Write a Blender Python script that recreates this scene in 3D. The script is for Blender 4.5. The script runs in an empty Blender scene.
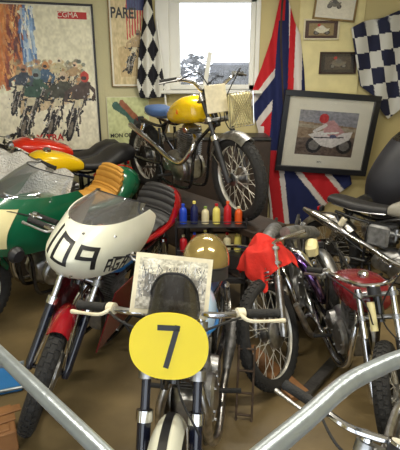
import bpy, math, random
import numpy as np
from mathutils import Vector, Matrix
random.seed(7)
PI = math.pi
C = bpy.context.scene.collection
# ------------------------------------------------------------------ camera
CAMH, PITCH, FPX = 1.75, math.radians(18), 450.0
cd = bpy.data.cameras.new('camera'); cam = bpy.data.objects.new('camera', cd); C.objects.link(cam)
cam.location = (0, 0, CAMH); cam.rotation_euler = (PI/2 - PITCH, 0, 0)
cd.sensor_fit = 'HORIZONTAL'; cd.sensor_width = 36; cd.lens = 36*FPX/400; cd.clip_start = .02
bpy.context.scene.camera = cam
cp, sp = math.cos(PITCH), math.sin(PITCH)
def ray(px, py):
    a, b = (px-200)/FPX, (225-py)/FPX
    return Vector((a, cp + b*sp, -sp + b*cp))
def at(px, py, Y):
    d = ray(px, py); return Vector((0, 0, CAMH)) + d*(Y/d.y)
def atz(px, py, z):
    d = ray(px, py); return Vector((0, 0, CAMH)) + d*((z-CAMH)/d.z)

# ------------------------------------------------------------------ materials
def lin(c):
    return tuple((x/12.92 if x <= .04045 else ((x+.055)/1.055)**2.4) for x in c)
def rgb(r, g, b): return lin((r/255, g/255, b/255))
MATS = {}
def mat(name, col, rough=.5, metal=0, var=.0, nscale=12, bump=0, bscale=60, spec=.5, coat=0, col2=None, trans=0):
    if name in MATS: return MATS[name]
    m = bpy.data.materials.new(name); m.use_nodes = True; nt = m.node_tree
    b = nt.nodes['Principled BSDF']; b.inputs['Roughness'].default_value = rough; b.inputs['Metallic'].default_value = metal
    b.inputs['Coat Weight'].default_value = coat; b.inputs['Specular IOR Level'].default_value = spec
    tc = nt.nodes.new('ShaderNodeTexCoord')
    n = nt.nodes.new('ShaderNodeTexNoise'); n.inputs['Scale'].default_value = nscale; n.inputs['Detail'].default_value = 5
    nt.links.new(tc.outputs['Object'], n.inputs['Vector'])
    r = nt.nodes.new('ShaderNodeValToRGB'); c2 = col2 or tuple(x*(1-var) for x in col)
    r.color_ramp.elements[0].position = .35; r.color_ramp.elements[1].position = .65
    r.color_ramp.elements[0].color = (*c2, 1); r.color_ramp.elements[1].color = (*col, 1)
    nt.links.new(n.outputs['Fac'], r.inputs['Fac']); nt.links.new(r.outputs['Color'], b.inputs['Base Color'])
    if bump:
        n2 = nt.nodes.new('ShaderNodeTexNoise'); n2.inputs['Scale'].default_value = bscale; n2.inputs['Detail'].default_value = 3
        nt.links.new(tc.outputs['Object'], n2.inputs['Vector'])
        bp = nt.nodes.new('ShaderNodeBump'); bp.inputs['Strength'].default_value = bump; bp.inputs['Distance'].default_value = .01
        nt.links.new(n2.outputs['Fac'], bp.inputs['Height']); nt.links.new(bp.outputs['Normal'], b.inputs['Normal'])
    MATS[name] = m; return m
def glass(name, tint=(1, 1, 1), mixf=.12, rough=.03, haze=0, hazecol=(.8, .85, .9)):
    m = bpy.data.materials.new(name); m.use_nodes = True; nt = m.node_tree; nt.nodes.clear()
    o = nt.nodes.new('ShaderNodeOutputMaterial'); t = nt.nodes.new('ShaderNodeBsdfTransparent'); t.inputs['Color'].default_value = (*tint, 1)
    g = nt.nodes.new('ShaderNodeBsdfGlossy'); g.inputs['Roughness'].default_value = rough
    lw = nt.nodes.new('ShaderNodeLayerWeight'); lw.inputs['Blend'].default_value = .35
    ma = nt.nodes.new('ShaderNodeMath'); ma.operation = 'MULTIPLY_ADD'; ma.inputs[1].default_value = .6; ma.inputs[2].default_value = mixf
    nt.links.new(lw.outputs['Fresnel'], ma.inputs[0])
    mx = nt.nodes.new('ShaderNodeMixShader'); nt.links.new(ma.outputs[0], mx.inputs['Fac'])
    nt.links.new(t.outputs[0], mx.inputs[1]); nt.links.new(g.outputs[0], mx.inputs[2]); last = mx
    if haze:
        d = nt.nodes.new('ShaderNodeBsdfDiffuse'); d.inputs['Color'].default_value = (*hazecol, 1)
        m2 = nt.nodes.new('ShaderNodeMixShader'); m2.inputs['Fac'].default_value = haze
        nt.links.new(mx.outputs[0], m2.inputs[1]); nt.links.new(d.outputs[0], m2.inputs[2]); last = m2
    nt.links.new(last.outputs[0], o.inputs['Surface']); MATS[name] = m; return m
mat('chrome', (.78, .78, .80), .14, 1, .25, 9)
mat('old_chrome', (.62, .60, .57), .28, 1, .5, 25, .15, 80)
mat('alloy', (.50, .50, .50), .38, 1, .45, 18, .2, 90)
mat('cast', (.34, .34, .34), .5, .85, .5, 22, .3, 90)
mat('greasy', (.075, .07, .066), .45, .6, .5, 15, .3, 70)
mat('black_paint', (.012, .012, .014), .22, 0, .3, 8, coat=.4)
mat('black_satin', (.02, .02, .023), .45, 0, .3, 8)
mat('dull_black', (.018, .018, .024), .55, 0, .3, 8)
mat('navy_paint', (.010, .012, .026), .2, 0, .3, 8, coat=.5)
mat('rubber', (.022, .021, .02), .8, 0, .35, 30, .5, 160)
mat('seat_black', (.022, .021, .022), .5, 0, .2, 20, .3, 120)
mat('seat_ochre', rgb(206, 150, 62), .55, 0, .15, 12, .2, 100)
mat('seat_blue', rgb(70, 100, 150), .45, 0, .25, 10, .2, 100)
mat('red_paint', rgb(170, 16, 24), .18, 0, .15, 6, coat=.6)
mat('dark_red_paint', rgb(150, 14, 28), .2, 0, .15, 6, coat=.6)
mat('maroon_paint', rgb(110, 16, 26), .25, 0, .2, 6, coat=.5)
mat('bright_red', rgb(225, 45, 22), .22, 0, .1, 6, coat=.5)
mat('yellow_paint', rgb(238, 196, 20), .22, 0, .06, 6, coat=.5)
mat('plate_yellow', rgb(248, 222, 10), .4, 0, .04, 6)
mat('green_paint', rgb(20, 98, 66), .2, 0, .12, 5, coat=.6)
mat('white_paint', rgb(226, 226, 208), .25, 0, .07, 9, coat=.4)
mat('cream_plate', rgb(228, 216, 160), .4, 0, .1, 9)
mat('silver_tank', rgb(172, 168, 156), .32, .25, .12, 7, coat=.3)
mat('blue_white', rgb(170, 195, 220), .25, 0, .1, 6, coat=.4)
mat('blue_stripe', rgb(40, 120, 190), .3)
mat('letter_black', (.01, .01, .012), .45)
mat('letter_red', rgb(190, 30, 25), .5)
mat('ivory', rgb(225, 215, 185), .45, 0, .15, 30)
mat('steel_rail', rgb(160, 168, 172), .3, .55, .14, 25, .1, 60)
mat('rusty_steel', rgb(92, 74, 58), .6, .4, .5, 25, .3, 80)
mat('wood', rgb(150, 104, 62), .6, 0, .3, 6, .3, 60)
mat('dark_wood', rgb(58, 44, 34), .6, 0, .4, 8, .3, 60)
mat('red_cloth', rgb(214, 40, 26), .85, 0, .25, 14, .4, 60)
mat('gold_helmet', rgb(168, 146, 88), .16, .45, .22, 7, coat=.6)
mat('leather', (.05, .045, .042), .5, 0, .2, 20)
mat('paper', rgb(236, 232, 216), .6, 0, .04, 8)
mat('bright_rim', (.82, .79, .70), .3, .4, .2, 12)
mat('photo_white', rgb(240,240,232), .5, 0, .03, 8)
mat('frame_black', (.012, .013, .018), .35)
mat('frame_gold', rgb(150, 125, 80), .4, .3, .3, 30)
mat('frame_brown', rgb(62, 40, 32), .5, 0, .2, 20)
mat('blue_plastic', rgb(50, 120, 185), .35, 0, .1, 9)
mat('purple_chrome', rgb(150, 120, 175), .18, 1, .5, 9, col2=rgb(60, 40, 90))
mat('window_white', rgb(238, 238, 232), .4, 0, .03, 8)
mat('amber', rgb(230, 120, 20), .3)
for nm, c in dict(b_blue=(30, 70, 190), b_yellow=(228, 214, 110), b_green=(120, 150, 60), b_orange=(225, 90, 30), b_red=(190, 30, 40), b_cream=(220, 210, 170), b_navy=(20, 30, 80)).items():
    mat(nm, rgb(*c), .35, 0, .1, 20)
glass('screen_glass', (.95, .97, 1), .10, .03, .03, (.75, .8, .85))
glass('smoked_glass', (.45, .45, .47), .03, .05, .02, (.25, .25, .27))
glass('window_glass', (1, 1, 1), .02, .02)
glass('picture_glass', (1, 1, 1), .01, .05)
glass('lamp_glass', (.9, .95, 1), .2, .05, .25, (.8, .85, .9))
# bubble wrap : half see-through, bumpy
def bubble():
    m = bpy.data.materials.new('bubble_wrap'); m.use_nodes = True; nt = m.node_tree
    b = nt.nodes['Principled BSDF']; b.inputs['Base Color'].default_value = (.85, .83, .78, 1); b.inputs['Roughness'].default_value = .2; b.inputs['Alpha'].default_value = .75
    tc = nt.nodes.new('ShaderNodeTexCoord'); v = nt.nodes.new('ShaderNodeTexVoronoi'); v.inputs['Scale'].default_value = 75
    nt.links.new(tc.outputs['Object'], v.inputs['Vector'])
    bp = nt.nodes.new('ShaderNodeBump'); bp.inputs['Strength'].default_value = 1; bp.inputs['Distance'].default_value = .02; bp.invert = True
    nt.links.new(v.outputs['Distance'], bp.inputs['Height']); nt.links.new(bp.outputs['Normal'], b.inputs['Normal'])
    MATS['bubble_wrap'] = m
bubble()
def attrmat(name, rough=.5, coat=0):
    m = bpy.data.materials.new(name); m.use_nodes = True; nt = m.node_tree
    b = nt.nodes['Principled BSDF']; b.inputs['Roughness'].default_value = rough; b.inputs['Coat Weight'].default_value = coat
    a = nt.nodes.new('ShaderNodeVertexColor'); a.layer_name = 'paint'
    nt.links.new(a.outputs['Color'], b.inputs['Base Color']); MATS[name] = m
attrmat('printed', .45); attrmat('printed_cloth', .85)

# ------------------------------------------------------------------ mesh builder
class MB:
    def __init__(s): s.v = []; s.f = []; s.mi = []; s.ms = []; s.cur = 0; s.M = None; s.sm = []
    def mat(s, n):
        if n not in s.ms: s.ms.append(n)
        s.cur = s.ms.index(n); return s
    def add(s, vs, fs):
        if not s.ms: s.mat('alloy')
        k = len(s.v)
        for p in vs:
            p = Vector(p); s.v.append(s.M @ p if s.M else p)
        for f in fs: s.f.append([i+k for i in f]); s.mi.append(s.cur)
        return s
    def tube(s, pts, r, n=8, closed=False, smooth=True, cap=True):
        P = [Vector(p) for p in pts]; R = r if isinstance(r, (list, tuple)) else [r]*len(P)
        if smooth and len(P) > 2:
            Q = []; RR = []; m = len(P)
            rng = range(m if closed else m-1)
            for i in rng:
                p0 = P[(i-1) % m] if (closed or i > 0) else P[0]*2-P[1]
                p1 = P[i]; p2 = P[(i+1) % m]; p3 = P[(i+2) % m] if (closed or i+2 < m) else P[-1]*2-P[-2]
                for k in range(5):
                    t = k/5; t2 = t*t; t3 = t2*t
                    Q.append(.5*((2*p1)+(-p0+p2)*t+(2*p0-5*p1+4*p2-p3)*t2+(-p0+3*p1-3*p2+p3)*t3)); RR.append(R[i]*(1-t)+R[(i+1) % m]*t)
            if not closed: Q.append(P[-1]); RR.append(R[-1])
            P, R = Q, RR
        m = len(P); vs = []; fs = []; N = None
        for i, p in enumerate(P):
            a = P[(i-1) % m] if (closed or i > 0) else p; b = P[(i+1) % m] if (closed or i < m-1) else p
            T = (b-a).normalized() if (b-a).length > 1e-9 else Vector((0, 0, 1))
            if N is None: N = T.orthogonal().normalized()
            else:
                N = N - T*N.dot(T); N = N.normalized() if N.length > 1e-6 else T.orthogonal().normalized()
            B = T.cross(N)
            for k in range(n):
                q = 2*PI*k/n; vs.append(p+(N*math.cos(q)+B*math.sin(q))*R[i])
        for i in range(m if closed else m-1):
            j = (i+1) % m
            for k in range(n): fs.append([i*n+k, i*n+(k+1) % n, j*n+(k+1) % n, j*n+k])
        if cap and not closed: fs.append(list(range(n))[::-1]); fs.append([(m-1)*n+k for k in range(n)])
        return s.add(vs, fs)
    def lathe(s, prof, c=(0, 0, 0), axis='y', n=32, a0=0, a1=2*PI, closed=False):
        # prof: list of (radius, along); revolve about axis through c
        c = Vector(c); full = abs(a1-a0-2*PI) < 1e-6; m = n if full else n+1; vs = []; fs = []; L = len(prof)
        for i in range(m):
            q = a0+(a1-a0)*i/n; co, si = math.cos(q), math.sin(q)
            for r, h in prof:
                if axis == 'y': vs.append(c+Vector((r*co, h, r*si)))
                elif axis == 'z': vs.append(c+Vector((r*co, r*si, h)))
                else: vs.append(c+Vector((h, r*co, r*si)))
        for i in range(n):
            j = (i+1) % m
            for k in range(L if closed else L-1):
                l = (k+1) % L
                fs.append([i*L+k, i*L+l, j*L+l, j*L+k])
        return s.add(vs, fs)
    def disc(s, c, r, h, axis='y', n=24, b=.15):
        e = min(r, h)*b
        return s.lathe([(0, -h/2), (r-e, -h/2), (r, -h/2+e), (r, h/2-e), (r-e, h/2), (0, h/2)], c, axis, n)
    def box(s, c, d, R=None, bev=0):
        x, y, z = d[0]/2, d[1]/2, d[2]/2; c = Vector(c); R = R or Matrix.Identity(3)
        if bev <= 0:
            vs = [(i*x, j*y, k*z) for i in (-1, 1) for j in (-1, 1) for k in (-1, 1)]
            return s.add([c+R @ Vector(v) for v in vs], [(0, 1, 3, 2), (4, 6, 7, 5), (0, 4, 5, 1), (2, 3, 7, 6), (0, 2, 6, 4), (1, 5, 7, 3)])
        b = min(bev, x*.95, y*.95, z*.95); vs = []; rings = []
        for (zz, ins) in ((-z, b), (-z+b, 0), (z-b, 0), (z, b)):
            ring = []
            for (sx, sy) in ((1, 1), (-1, 1), (-1, -1), (1, -1)):
                X, Y = x-ins, y-ins; bb = b*.8
                pts = [(X-bb, Y), (X, Y-bb)] if ins == 0 else [(X-bb*.5, Y), (X, Y-bb*.5)]
                pr = [(sx*a, sy*d2) for a, d2 in pts]
                if sx*sy > 0: pr = pr[::-1]
                ring += pr
            rings.append([c+R @ Vector((a, d2, zz)) for a, d2 in ring])
        k = len(rings[0]); 
        for r in rings: vs += r
        fs = [list(range(k))[::-1], [3*k+i for i in range(k)]]
        for i in range(3):
            for j in range(k): fs.append([i*k+j, i*k+(j+1) % k, (i+1)*k+(j+1) % k, (i+1)*k+j])
        return s.add(vs, fs)
    def loft(s, rings, n=24, ex=2.4, cap=True):
        # rings: (x, zc, hw, hh_up, hh_dn[, yc])
        vs = []; fs = []
        for r in rings:
            x, zc, hw, hu, hd = r[:5]; yc = r[5] if len(r) > 5 else 0
            for k in range(n):
                q = 2*PI*k/n; co, si = math.cos(q), math.sin(q)
                yy = hw*abs(co)**(2/ex)*(1 if co >= 0 else -1); hz = hu if si >= 0 else hd
                zz = hz*abs(si)**(2/ex)*(1 if si >= 0 else -1)
                vs.append((x, yc+yy, zc+zz))
        m = len(rings)
        for i in range(m-1):
            for k in range(n): fs.append([i*n+k, i*n+(k+1) % n, (i+1)*n+(k+1) % n, (i+1)*n+k])
        if cap: fs.append(list(range(n))); fs.append([(m-1)*n+k for k in range(n)][::-1])
        return s.add(vs, fs)
    def sheet(s, fn, nu, nv, th=.004):
        # fn(u,v)->Vector, thick both sides
        g = [[Vector(fn(i/nu, j/nv)) for j in range(nv+1)] for i in range(nu+1)]
        vs = []; 
        for i in range(nu+1):
            for j in range(nv+1):
                a = g[min(i+1, nu)][j]-g[max(i-1, 0)][j]; b = g[i][min(j+1, nv)]-g[i][max(j-1, 0)]
                nn = a.cross(b); nn = nn.normalized() if nn.length > 1e-9 else Vector((0, 0, 1))
                vs.append(g[i][j]+nn*th/2); vs.append(g[i][j]-nn*th/2)
        I = lambda i, j, k: (i*(nv+1)+j)*2+k; fs = []
        for i in range(nu):
            for j in range(nv):
                fs.append([I(i, j, 0), I(i+1, j, 0), I(i+1, j+1, 0), I(i, j+1, 0)]); fs.append([I(i, j, 1), I(i, j+1, 1), I(i+1, j+1, 1), I(i+1, j, 1)])
        for i in range(nu):
            fs.append([I(i, 0, 0), I(i, 0, 1), I(i+1, 0, 1), I(i+1, 0, 0)]); fs.append([I(i, nv, 0), I(i+1, nv, 0), I(i+1, nv, 1), I(i, nv, 1)])
        for j in range(nv):
            fs.append([I(0, j, 0), I(0, j+1, 0), I(0, j+1, 1), I(0, j, 1)]); fs.append([I(nu, j, 0), I(nu, j, 1), I(nu, j+1, 1), I(nu, j+1, 0)])
        return s.add(vs, fs)
    def text(s, txt, size, M, ext=.001, align='CENTER', bold=.0):
        cu = bpy.data.curves.new('t', 'FONT'); cu.body = txt; cu.size = size; cu.align_x = align; cu.align_y = 'CENTER'; cu.extrude = ext; cu.offset = bold
        o = bpy.data.objects.new('t', cu); C.objects.link(o)
        dg = bpy.context.evaluated_depsgraph_get(); me = bpy.data.meshes.new_from_object(o.evaluated_get(dg))
        vs = [M @ v.co for v in me.vertices]; fs = [list(p.vertices) for p in me.polygons]
        bpy.data.objects.remove(o); bpy.data.curves.remove(cu); bpy.data.meshes.remove(me)
        return s.add(vs, fs)
    def build(s, name, parent=None, angle=38):
        me = bpy.data.meshes.new(name); me.from_pydata([tuple(v) for v in s.v], [], s.f)
        for n in s.ms: me.materials.append(MATS[n])
        me.polygons.foreach_set('material_index', s.mi); me.update()
        import bmesh
        bm = bmesh.new(); bm.from_mesh(me); bmesh.ops.recalc_face_normals(bm, faces=bm.faces); bm.to_mesh(me); bm.free()
        me.polygons.foreach_set('use_smooth', [True]*len(me.polygons))
        try: me.set_sharp_from_angle(angle=math.radians(angle))
        except Exception: pass
        o = bpy.data.objects.new(name, me); C.objects.link(o)
        if parent: o.parent = parent
        return o
def tag(o, label=None, cat=None, group=None, kind=None):
    if label: o['label'] = label
    if cat: o['category'] = cat
    if group: o['group'] = group
    if kind: o['kind'] = kind
    return o
def empty(name, M, label, cat, group=None):
    o = bpy.data.objects.new(name, None); C.objects.link(o); o.empty_display_size = .1
    o.matrix_world = M if isinstance(M, Matrix) else Matrix.Translation(M)
    return tag(o, label, cat, group)
def strokes(mb, lines, surf, w, steps=6, th=.002):
    # ribbon strokes; surf(x,y,h)->point
    for L in lines:
        for (a, b) in zip(L[:-1], L[1:]):
            ax, ay = a; bx, by = b; d = math.hypot(bx-ax, by-ay); tx, ty = (bx-ax)/d, (by-ay)/d; nx, ny = -ty*w/2, tx*w/2
            ax -= tx*w/2; ay -= ty*w/2; bx += tx*w/2; by += ty*w/2
            vs = []; fs = []
            for i in range(steps+1):
                t = i/steps; x, y = ax+(bx-ax)*t, ay+(by-ay)*t
                vs += [surf(x+nx, y+ny, th), surf(x-nx, y-ny, th), surf(x-nx, y-ny, -.001), surf(x+nx, y+ny, -.001)]
            for i in range(steps):
                k = i*4
                for q in range(4): fs.append([k+q, k+(q+1) % 4, k+4+(q+1) % 4, k+4+q])
            fs += [[0, 1, 2, 3], [steps*4+3, steps*4+2, steps*4+1, steps*4]]
            mb.add(vs, fs)

# ------------------------------------------------------------------ motorcycle kit
def wheel(bike, name, c, r, w, M=None, rim='bright_rim', drum=.085, sprocket=False, nsp=36, tread=True):
    rr = r-w*.82
    b = MB().mat(rim); b.M = M
    hw = w*.36
    b.lathe([(rr-.006, -hw*.5), (rr+.004, -hw), (rr+.014, -hw), (rr+.012, -hw*.8), (rr+.002, -hw*.4), (rr-.002, 0), (rr+.002, hw*.4), (rr+.012, hw*.8), (rr+.014, hw), (rr+.004, hw), (rr-.006, hw*.5), (rr-.012, 0)], c, 'y', 48, closed=True)
    W = b.build(name, bike)
    b = MB().mat('rubber'); b.M = M; pr = []
    R0 = r-w*.5
    for k in range(14):
        q = -PI*.86+2*PI*.86*k/13; pr.append((R0+w*.5*math.cos(q)*(1 if abs(q) > 1 else .99), w*.5*math.sin(q)))
    b.lathe(pr, c, 'y', 56)
    if tread:
        n = 46
        for i in range(n):
            for side in (-1, 0, 1):
                q = 2*PI*(i+(.5 if side else 0))/n; yy = side*w*.28; rad = R0+w*.5*math.cos(side*.6)
                RM = Matrix.Rotation(-q, 3, 'Y') @ Matrix.Rotation(-side*.6, 3, 'X')
                # local z -> radial
                cc = Vector(c)+Vector((math.sin(q)*rad, yy, math.cos(q)*rad))
                b.box(cc, (2*PI*R0/n*.62, w*.25, .007), Matrix.Rotation(q, 3, 'Y') @ Matrix.Rotation(-side*.6, 3, 'X'))
    b.build('tyre', W)
    b = MB().mat('alloy'); b.M = M
    b.lathe([(.02, -.06), (.05, -.055), (.052, -.045), (.028, -.038), (.028, .02), (drum, .024), (drum+.004, .03), (drum+.004, .05), (drum-.01, .06), (.03, .064), (.018, .07)], c, 'y', 28)
    b.mat('greasy').disc(Vector(c), .011, .21, 'y', 10)
    if sprocket:
        b.mat('greasy').lathe([(.03, -.062), (.105, -.062), (.108, -.058), (.03, -.056)], c, 'y', 40)
    b.build('hub', W)
    b = MB().mat('bright_rim'); b.M = M
    for i in range(nsp):
        s = 1 if i % 2 else -1; q = 2*PI*i/nsp; off = .34*(1 if (i//2) % 2 else -1)
        hr = .05 if s < 0 else drum*.97; c0 = Vector(c)
        b.tube([c0+Vector((math.cos(q+off)*hr, s*.04, math.sin(q+off)*hr)), c0+Vector((math.cos(q)*rr, s*.004, math.sin(q)*rr))], .0023, 4, cap=False)
    b.build('spokes', W)
    return W

def mudguard(bike, name, c, r, w, a0, a1, m, M=None, stays=True):
    # angles measured from +x up
    def fn(u, v):
        q = math.radians(a0+(a1-a0)*u); y = (v-.5)*2; d = 1-.28*abs(y)**2.5
        rr = r*(1-.0) - (.0 if abs(y) < .5 else .0) - w*.45*abs(y)**2.6
        return Vector(c)+Vector((math.cos(q)*rr, y*w/2, math.sin(q)*rr))
    b = MB().mat(m); b.M = M; b.sheet(fn, 26, 12, .004)
    if stays:
        b.mat('chrome')
        for s in (-1, 1):
            for aa in (a0+(a1-a0)*.12, a0+(a1-a0)*.85):
                q = math.radians(aa); b.tube([Vector(c)+Vector((0, s*(w/2+.03), 0)), Vector(c)+Vector((math.cos(q)*(r-w*.42), s*w/2, math.sin(q)*(r-w*.42)))], .005, 6)
    return b.build(name, bike)

def helix(b, p0, p1, R, r, turns, n=5):
    p0, p1 = Vector(p0), Vector(p1); T = (p1-p0).normalized(); N = T.orthogonal().normalized(); B = T.cross(N); pts = []
    k = int(turns*10)
    for i in range(k+1):
        q = 2*PI*turns*i/k; pts.append(p0+(p1-p0)*(i/k)+(N*math.cos(q)+B*math.sin(q))*R)
    b.tube(pts, r, n, smooth=False)

def bike(name, label, front, heading, lean=0, scale=1, z0=0, group=None, cat='motorcycle', **k):
    g = k.get
    wb, rf, rr, tw = g('wb', 1.38), g('rf', .325), g('rr', .32), g('tw', .09)
    steer = math.radians(g('steer', 0)); a = math.radians(heading); fw = Vector((math.cos(a), math.sin(a), 0))
    org = Vector((front[0], front[1], z0))-fw*(wb/2*scale)
    E = empty(name, Matrix.Translation(org) @ Matrix.Rotation(a, 4, 'Z') @ Matrix.Rotation(math.radians(-lean), 4, 'X') @ Matrix.Scale(scale, 4), label, cat, group)
    fa = Vector((wb/2, 0, rf)); ra = Vector((-wb/2, 0, rr))
    u = Vector((-.454, 0, .891)); n = Vector((.891, 0, .454))
    H = lambda t, off=0, y=0: fa+u*t+n*off+Vector((0, y, 0))
    AX = fa-n*.05
    M = Matrix.Translation(AX) @ Matrix.Rotation(steer, 4, u) @ Matrix.Translation(-AX)
    frm = g('frame', 'black_paint'); eng = g('engine', 'alloy')
    ft = g('ft', 1.0); H0_ = H
    H = lambda t, off=0, y=0: H0_(t if t < .34 else .34+(t-.34)*ft, off, y)
    # ---- wheels
    wheel(E, 'front_wheel', fa, rf, tw, M, g('rim', 'bright_rim'), g('fdrum', .085), nsp=g('nsp', 36))
    wheel(E, 'rear_wheel', ra, rr, tw*1.08, None, g('rim', 'bright_rim'), .09, True, nsp=g('nsp', 36))
    # ---- fork
    for s in (-1, 1):
        b = MB(); b.M = M; y = s*.095
        b.mat(g('stanchion', 'chrome')).tube([H(.30, 0, y), H(.70, 0, y)], .0175, 12)
        sl = g('slider', 'alloy')
        b.mat(sl).tube([H(-.02, 0, y), H(.02, 0, y), H(.06, 0, y), H(.33, 0, y), H(.345, 0, y)], [.018, .026, .024, .0255, .028], 12, smooth=False)
        b.mat('chrome').tube([H(.695, 0, y), H(.725, 0, y)], .021, 10)
        if g('gaiter'):
            pts = [H(.34+.012*i, 0, y) for i in range(20)]; b.mat('rubber').tube(pts, [.034 if i % 2 else .026 for i in range(20)], 12, smooth=False)
        elif g('shroud'):
            b.mat(g('shroud')).tube([H(.40, 0, y), H(.70, 0, y)], .029, 12)
        if g('collar'): b.mat('chrome').tube([H(.33, 0, y), H(.37, 0, y)], .031, 12)
        b.build('fork_leg', E)
    b = MB(); b.M = M; b.mat(g('yoke', 'alloy'))
    for t in (.50, .675):
        b.box(H(t, -.02), (.075, .245, .026), Matrix.Rotation(-math.radians(27), 3, 'Y'), .01)
        for s in (-1, 1): b.tube([H(t-.018, 0, s*.095), H(t+.018, 0, s*.095)], .03, 12)
    b.tube([H(.48, -.05), H(.72, -.05)], .02, 12)
    b.build('fork_yoke', E)
    # ---- front mudguard
    fm = g('fender', 'alloy')
    if fm: FM = mudguard(E, 'front_mudguard', fa, rf+.028, g('fw', .125), g('fa0', 35), g('fa1', 150), fm, M)
    rm = g('rfender', fm)
    if rm: mudguard(E, 'rear_mudguard', ra, rr+.04, .14, 45, g('ra1', 185), rm)
    # ---- frame
    b = MB().mat(frm); hd = H(.66, -.05); hl = H(.50, -.05)
    b.tube([H(.46, -.05), H(.70, -.05)], .027, 12)
    for s in (-1, 1):
        y = s*.085
        b.tube([hd+Vector((-.02, 0, -.01)), (.20, s*.05, .82), (-.1, y, .74), (-.30, y, .68), (-.62, y*1.1, .72)], .0145)
        b.tube([hl, (.26, s*.07, .55), (.20, y, .24), (.10, y, .16), (-.2, y, .16), (-.30, y, .24), (-.30, y, .66)], .0145)
        b.tube([(-.28, y*1.2, .33), (-.45, y*1.35, .33), ra+Vector((0, s*.125, 0))], .017)
        b.tube([(-.30, y, .40), (-.50, y*1.3, .52), (-.60, y*1.2, .70)], .011)
    b.tube([(-.1, -.085, .74), (-.1, .085, .74)], .012); b.tube([(-.28, -.1, .33), (-.28, .1, .33)], .02)
    b.build('frame', E)
    # ---- shocks
    for s in (-1, 1):
        y = s*.135; p0 = ra+Vector((.03, y, .05)); p1 = Vector((-.50, y*.95, .69)); d = p1-p0
        b = MB().mat('chrome').tube([p0, p1], .009, 8)
        b.mat(g('shock', 'chrome')).tube([p0+d*.62, p1-d*.04], .028, 12)
        helix(b.mat('old_chrome'), p0+d*.1, p0+d*.64, .024, .0045, 8)
        b.mat('greasy').tube([p0+d*.04, p0+d*.16], .021, 10)
        b.build('shock_absorber', E)
    # ---- engine
    b = MB().mat(eng)
    b.loft([(-.22, .36, .05, .06, .06), (-.20, .36, .085, .10, .09), (-.10, .36, .095, .12, .12), (0, .34, .095, .13, .13), (.10, .33, .09, .12, .12), (.16, .33, .05, .08, .08)], 20, 3)
    EN = b.build('engine', E)
    b = MB().mat('alloy')
    for s in (-1, 1):
        b.lathe([(0, s*.135), (.045, s*.135), (.06, s*.128), (.105, s*.12), (.118, s*.105), (.118, s*.08)], (.03, 0, .33), 'y', 28)
        b.lathe([(0, s*.13), (.04, s*.13), (.07, s*.12), (.078, s*.08)], (-.15, 0, .36), 'y', 24)
        for i in range(6):
            q = i*PI/3; b.disc((.03+.1*math.cos(q), s*.125, .33+.1*math.sin(q)), .007, .012, 'y', 8)
        b.box((-.06, s*.105, .345), (.16, .04, .12), None, .015)
    b.build('engine_cover', EN)
    b = MB().mat(g('barrel', 'cast')); tl = Matrix.Rotation(math.radians(10), 3, 'Y')
    base = Vector((.05, 0, .45))
    b.tube([base, base+tl @ Vector((0, 0, .25))], .048, 16)
    for i in range(13):
        z = .012+.0175*i; sc = 1 if i < 8 else 1.12-(i-8)*.05
        b.box(base+tl @ Vector((0, 0, z)), (.155*sc, .165*sc, .0055), tl, .0)
    b.mat('alloy').box(base+tl @ Vector((0, 0, .245)), (.10, .13, .045), tl, .015)
    b.mat('chrome').disc(base+tl @ Vector((.03, .07, .235)), .028, .03, 'y', 14); b.disc(base+tl @ Vector((.03, -.07, .235)), .028, .03, 'y', 14)
    b.build('cylinder', EN)
    b = MB().mat('alloy').tube([(.0, 0, .60), (-.06, 0, .60)], .022, 12); b.lathe([(0, -.05), (.026, -.05), (.028, .0), (.024, .05), (0, .055)], (-.085, 0, .60), 'z', 16)
    b.tube([(-.06, 0, .60), (-.13, 0, .60)], [.024, .036], 14, smooth=False); b.build('carburettor', EN)
    # ---- exhaust
    ex = g('exhaust', 'low'); em = g('exmat', 'chrome')
    def pipe(sd, up):
        y = sd*.11
        b = MB().mat(em)
        if up: ez = g('exdz', 0); pts = [(.11, sd*.03, .63), (.22, sd*.05, .62), (.25, y, .52), (.12, y+sd*.03, .42+ez*.4), (-.06, y+sd*.04, .47+ez*.8), (-.24, y+sd*.05, .56+ez), (-.45, y+sd*.05, .63+ez)]
        else: pts = [(.11, sd*.03, .63), (.22, sd*.05, .60), (.27, y*.9, .45), (.22, y, .25), (.10, y+sd*.03, .18), (-.18, y+sd*.03, .19), (-.34, y+sd*.04, .24)]
        b.tube(pts, .021, 12); o = b.build('exhaust_pipe', E)
        p = Vector(pts[-1]); d = (Vector(pts[-1])-Vector(pts[-2])).normalized()
        b = MB().mat(g('silmat', em))
        if g('thin'): b.tube([p-d*.02, p+d*.02, p+d*.12, p+d*.30], [.022, .026, .026, .024], 14, smooth=False)
        elif g('mega'): b.tube([p-d*.02, p+d*.05, p+d*.38, p+d*.40, p+d*.42], [.022, .028, .055, .055, .03], 16, smooth=False)
        else: b.tube([p-d*.02, p+d*.02, p+d*.06, p+d*.36, p+d*.40, p+d*.48], [.022, .03, .042, .042, .03, .017], 16, smooth=False)
        b.build('silencer', o)
    if ex in ('low', 'both'): pipe(-1, False)
    if ex == 'both': pipe(1, False)
    if ex == 'lowleft': pipe(1, False)
    if ex == 'up': pipe(-1, True)
    # ---- chain
    b = MB().mat('greasy'); y = -.058-.002
    b.tube([ra+Vector((0, y, .106)), (-.2, y, .40), (-.155, y, .36), (-.2, y, .32), ra+Vector((0, y, -.106)), ra+Vector((-.106, y, 0))], .008, 6, closed=True)
    b.build('chain', E)
    # ---- tank
    tk = g('tank', 'red_paint')
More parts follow.
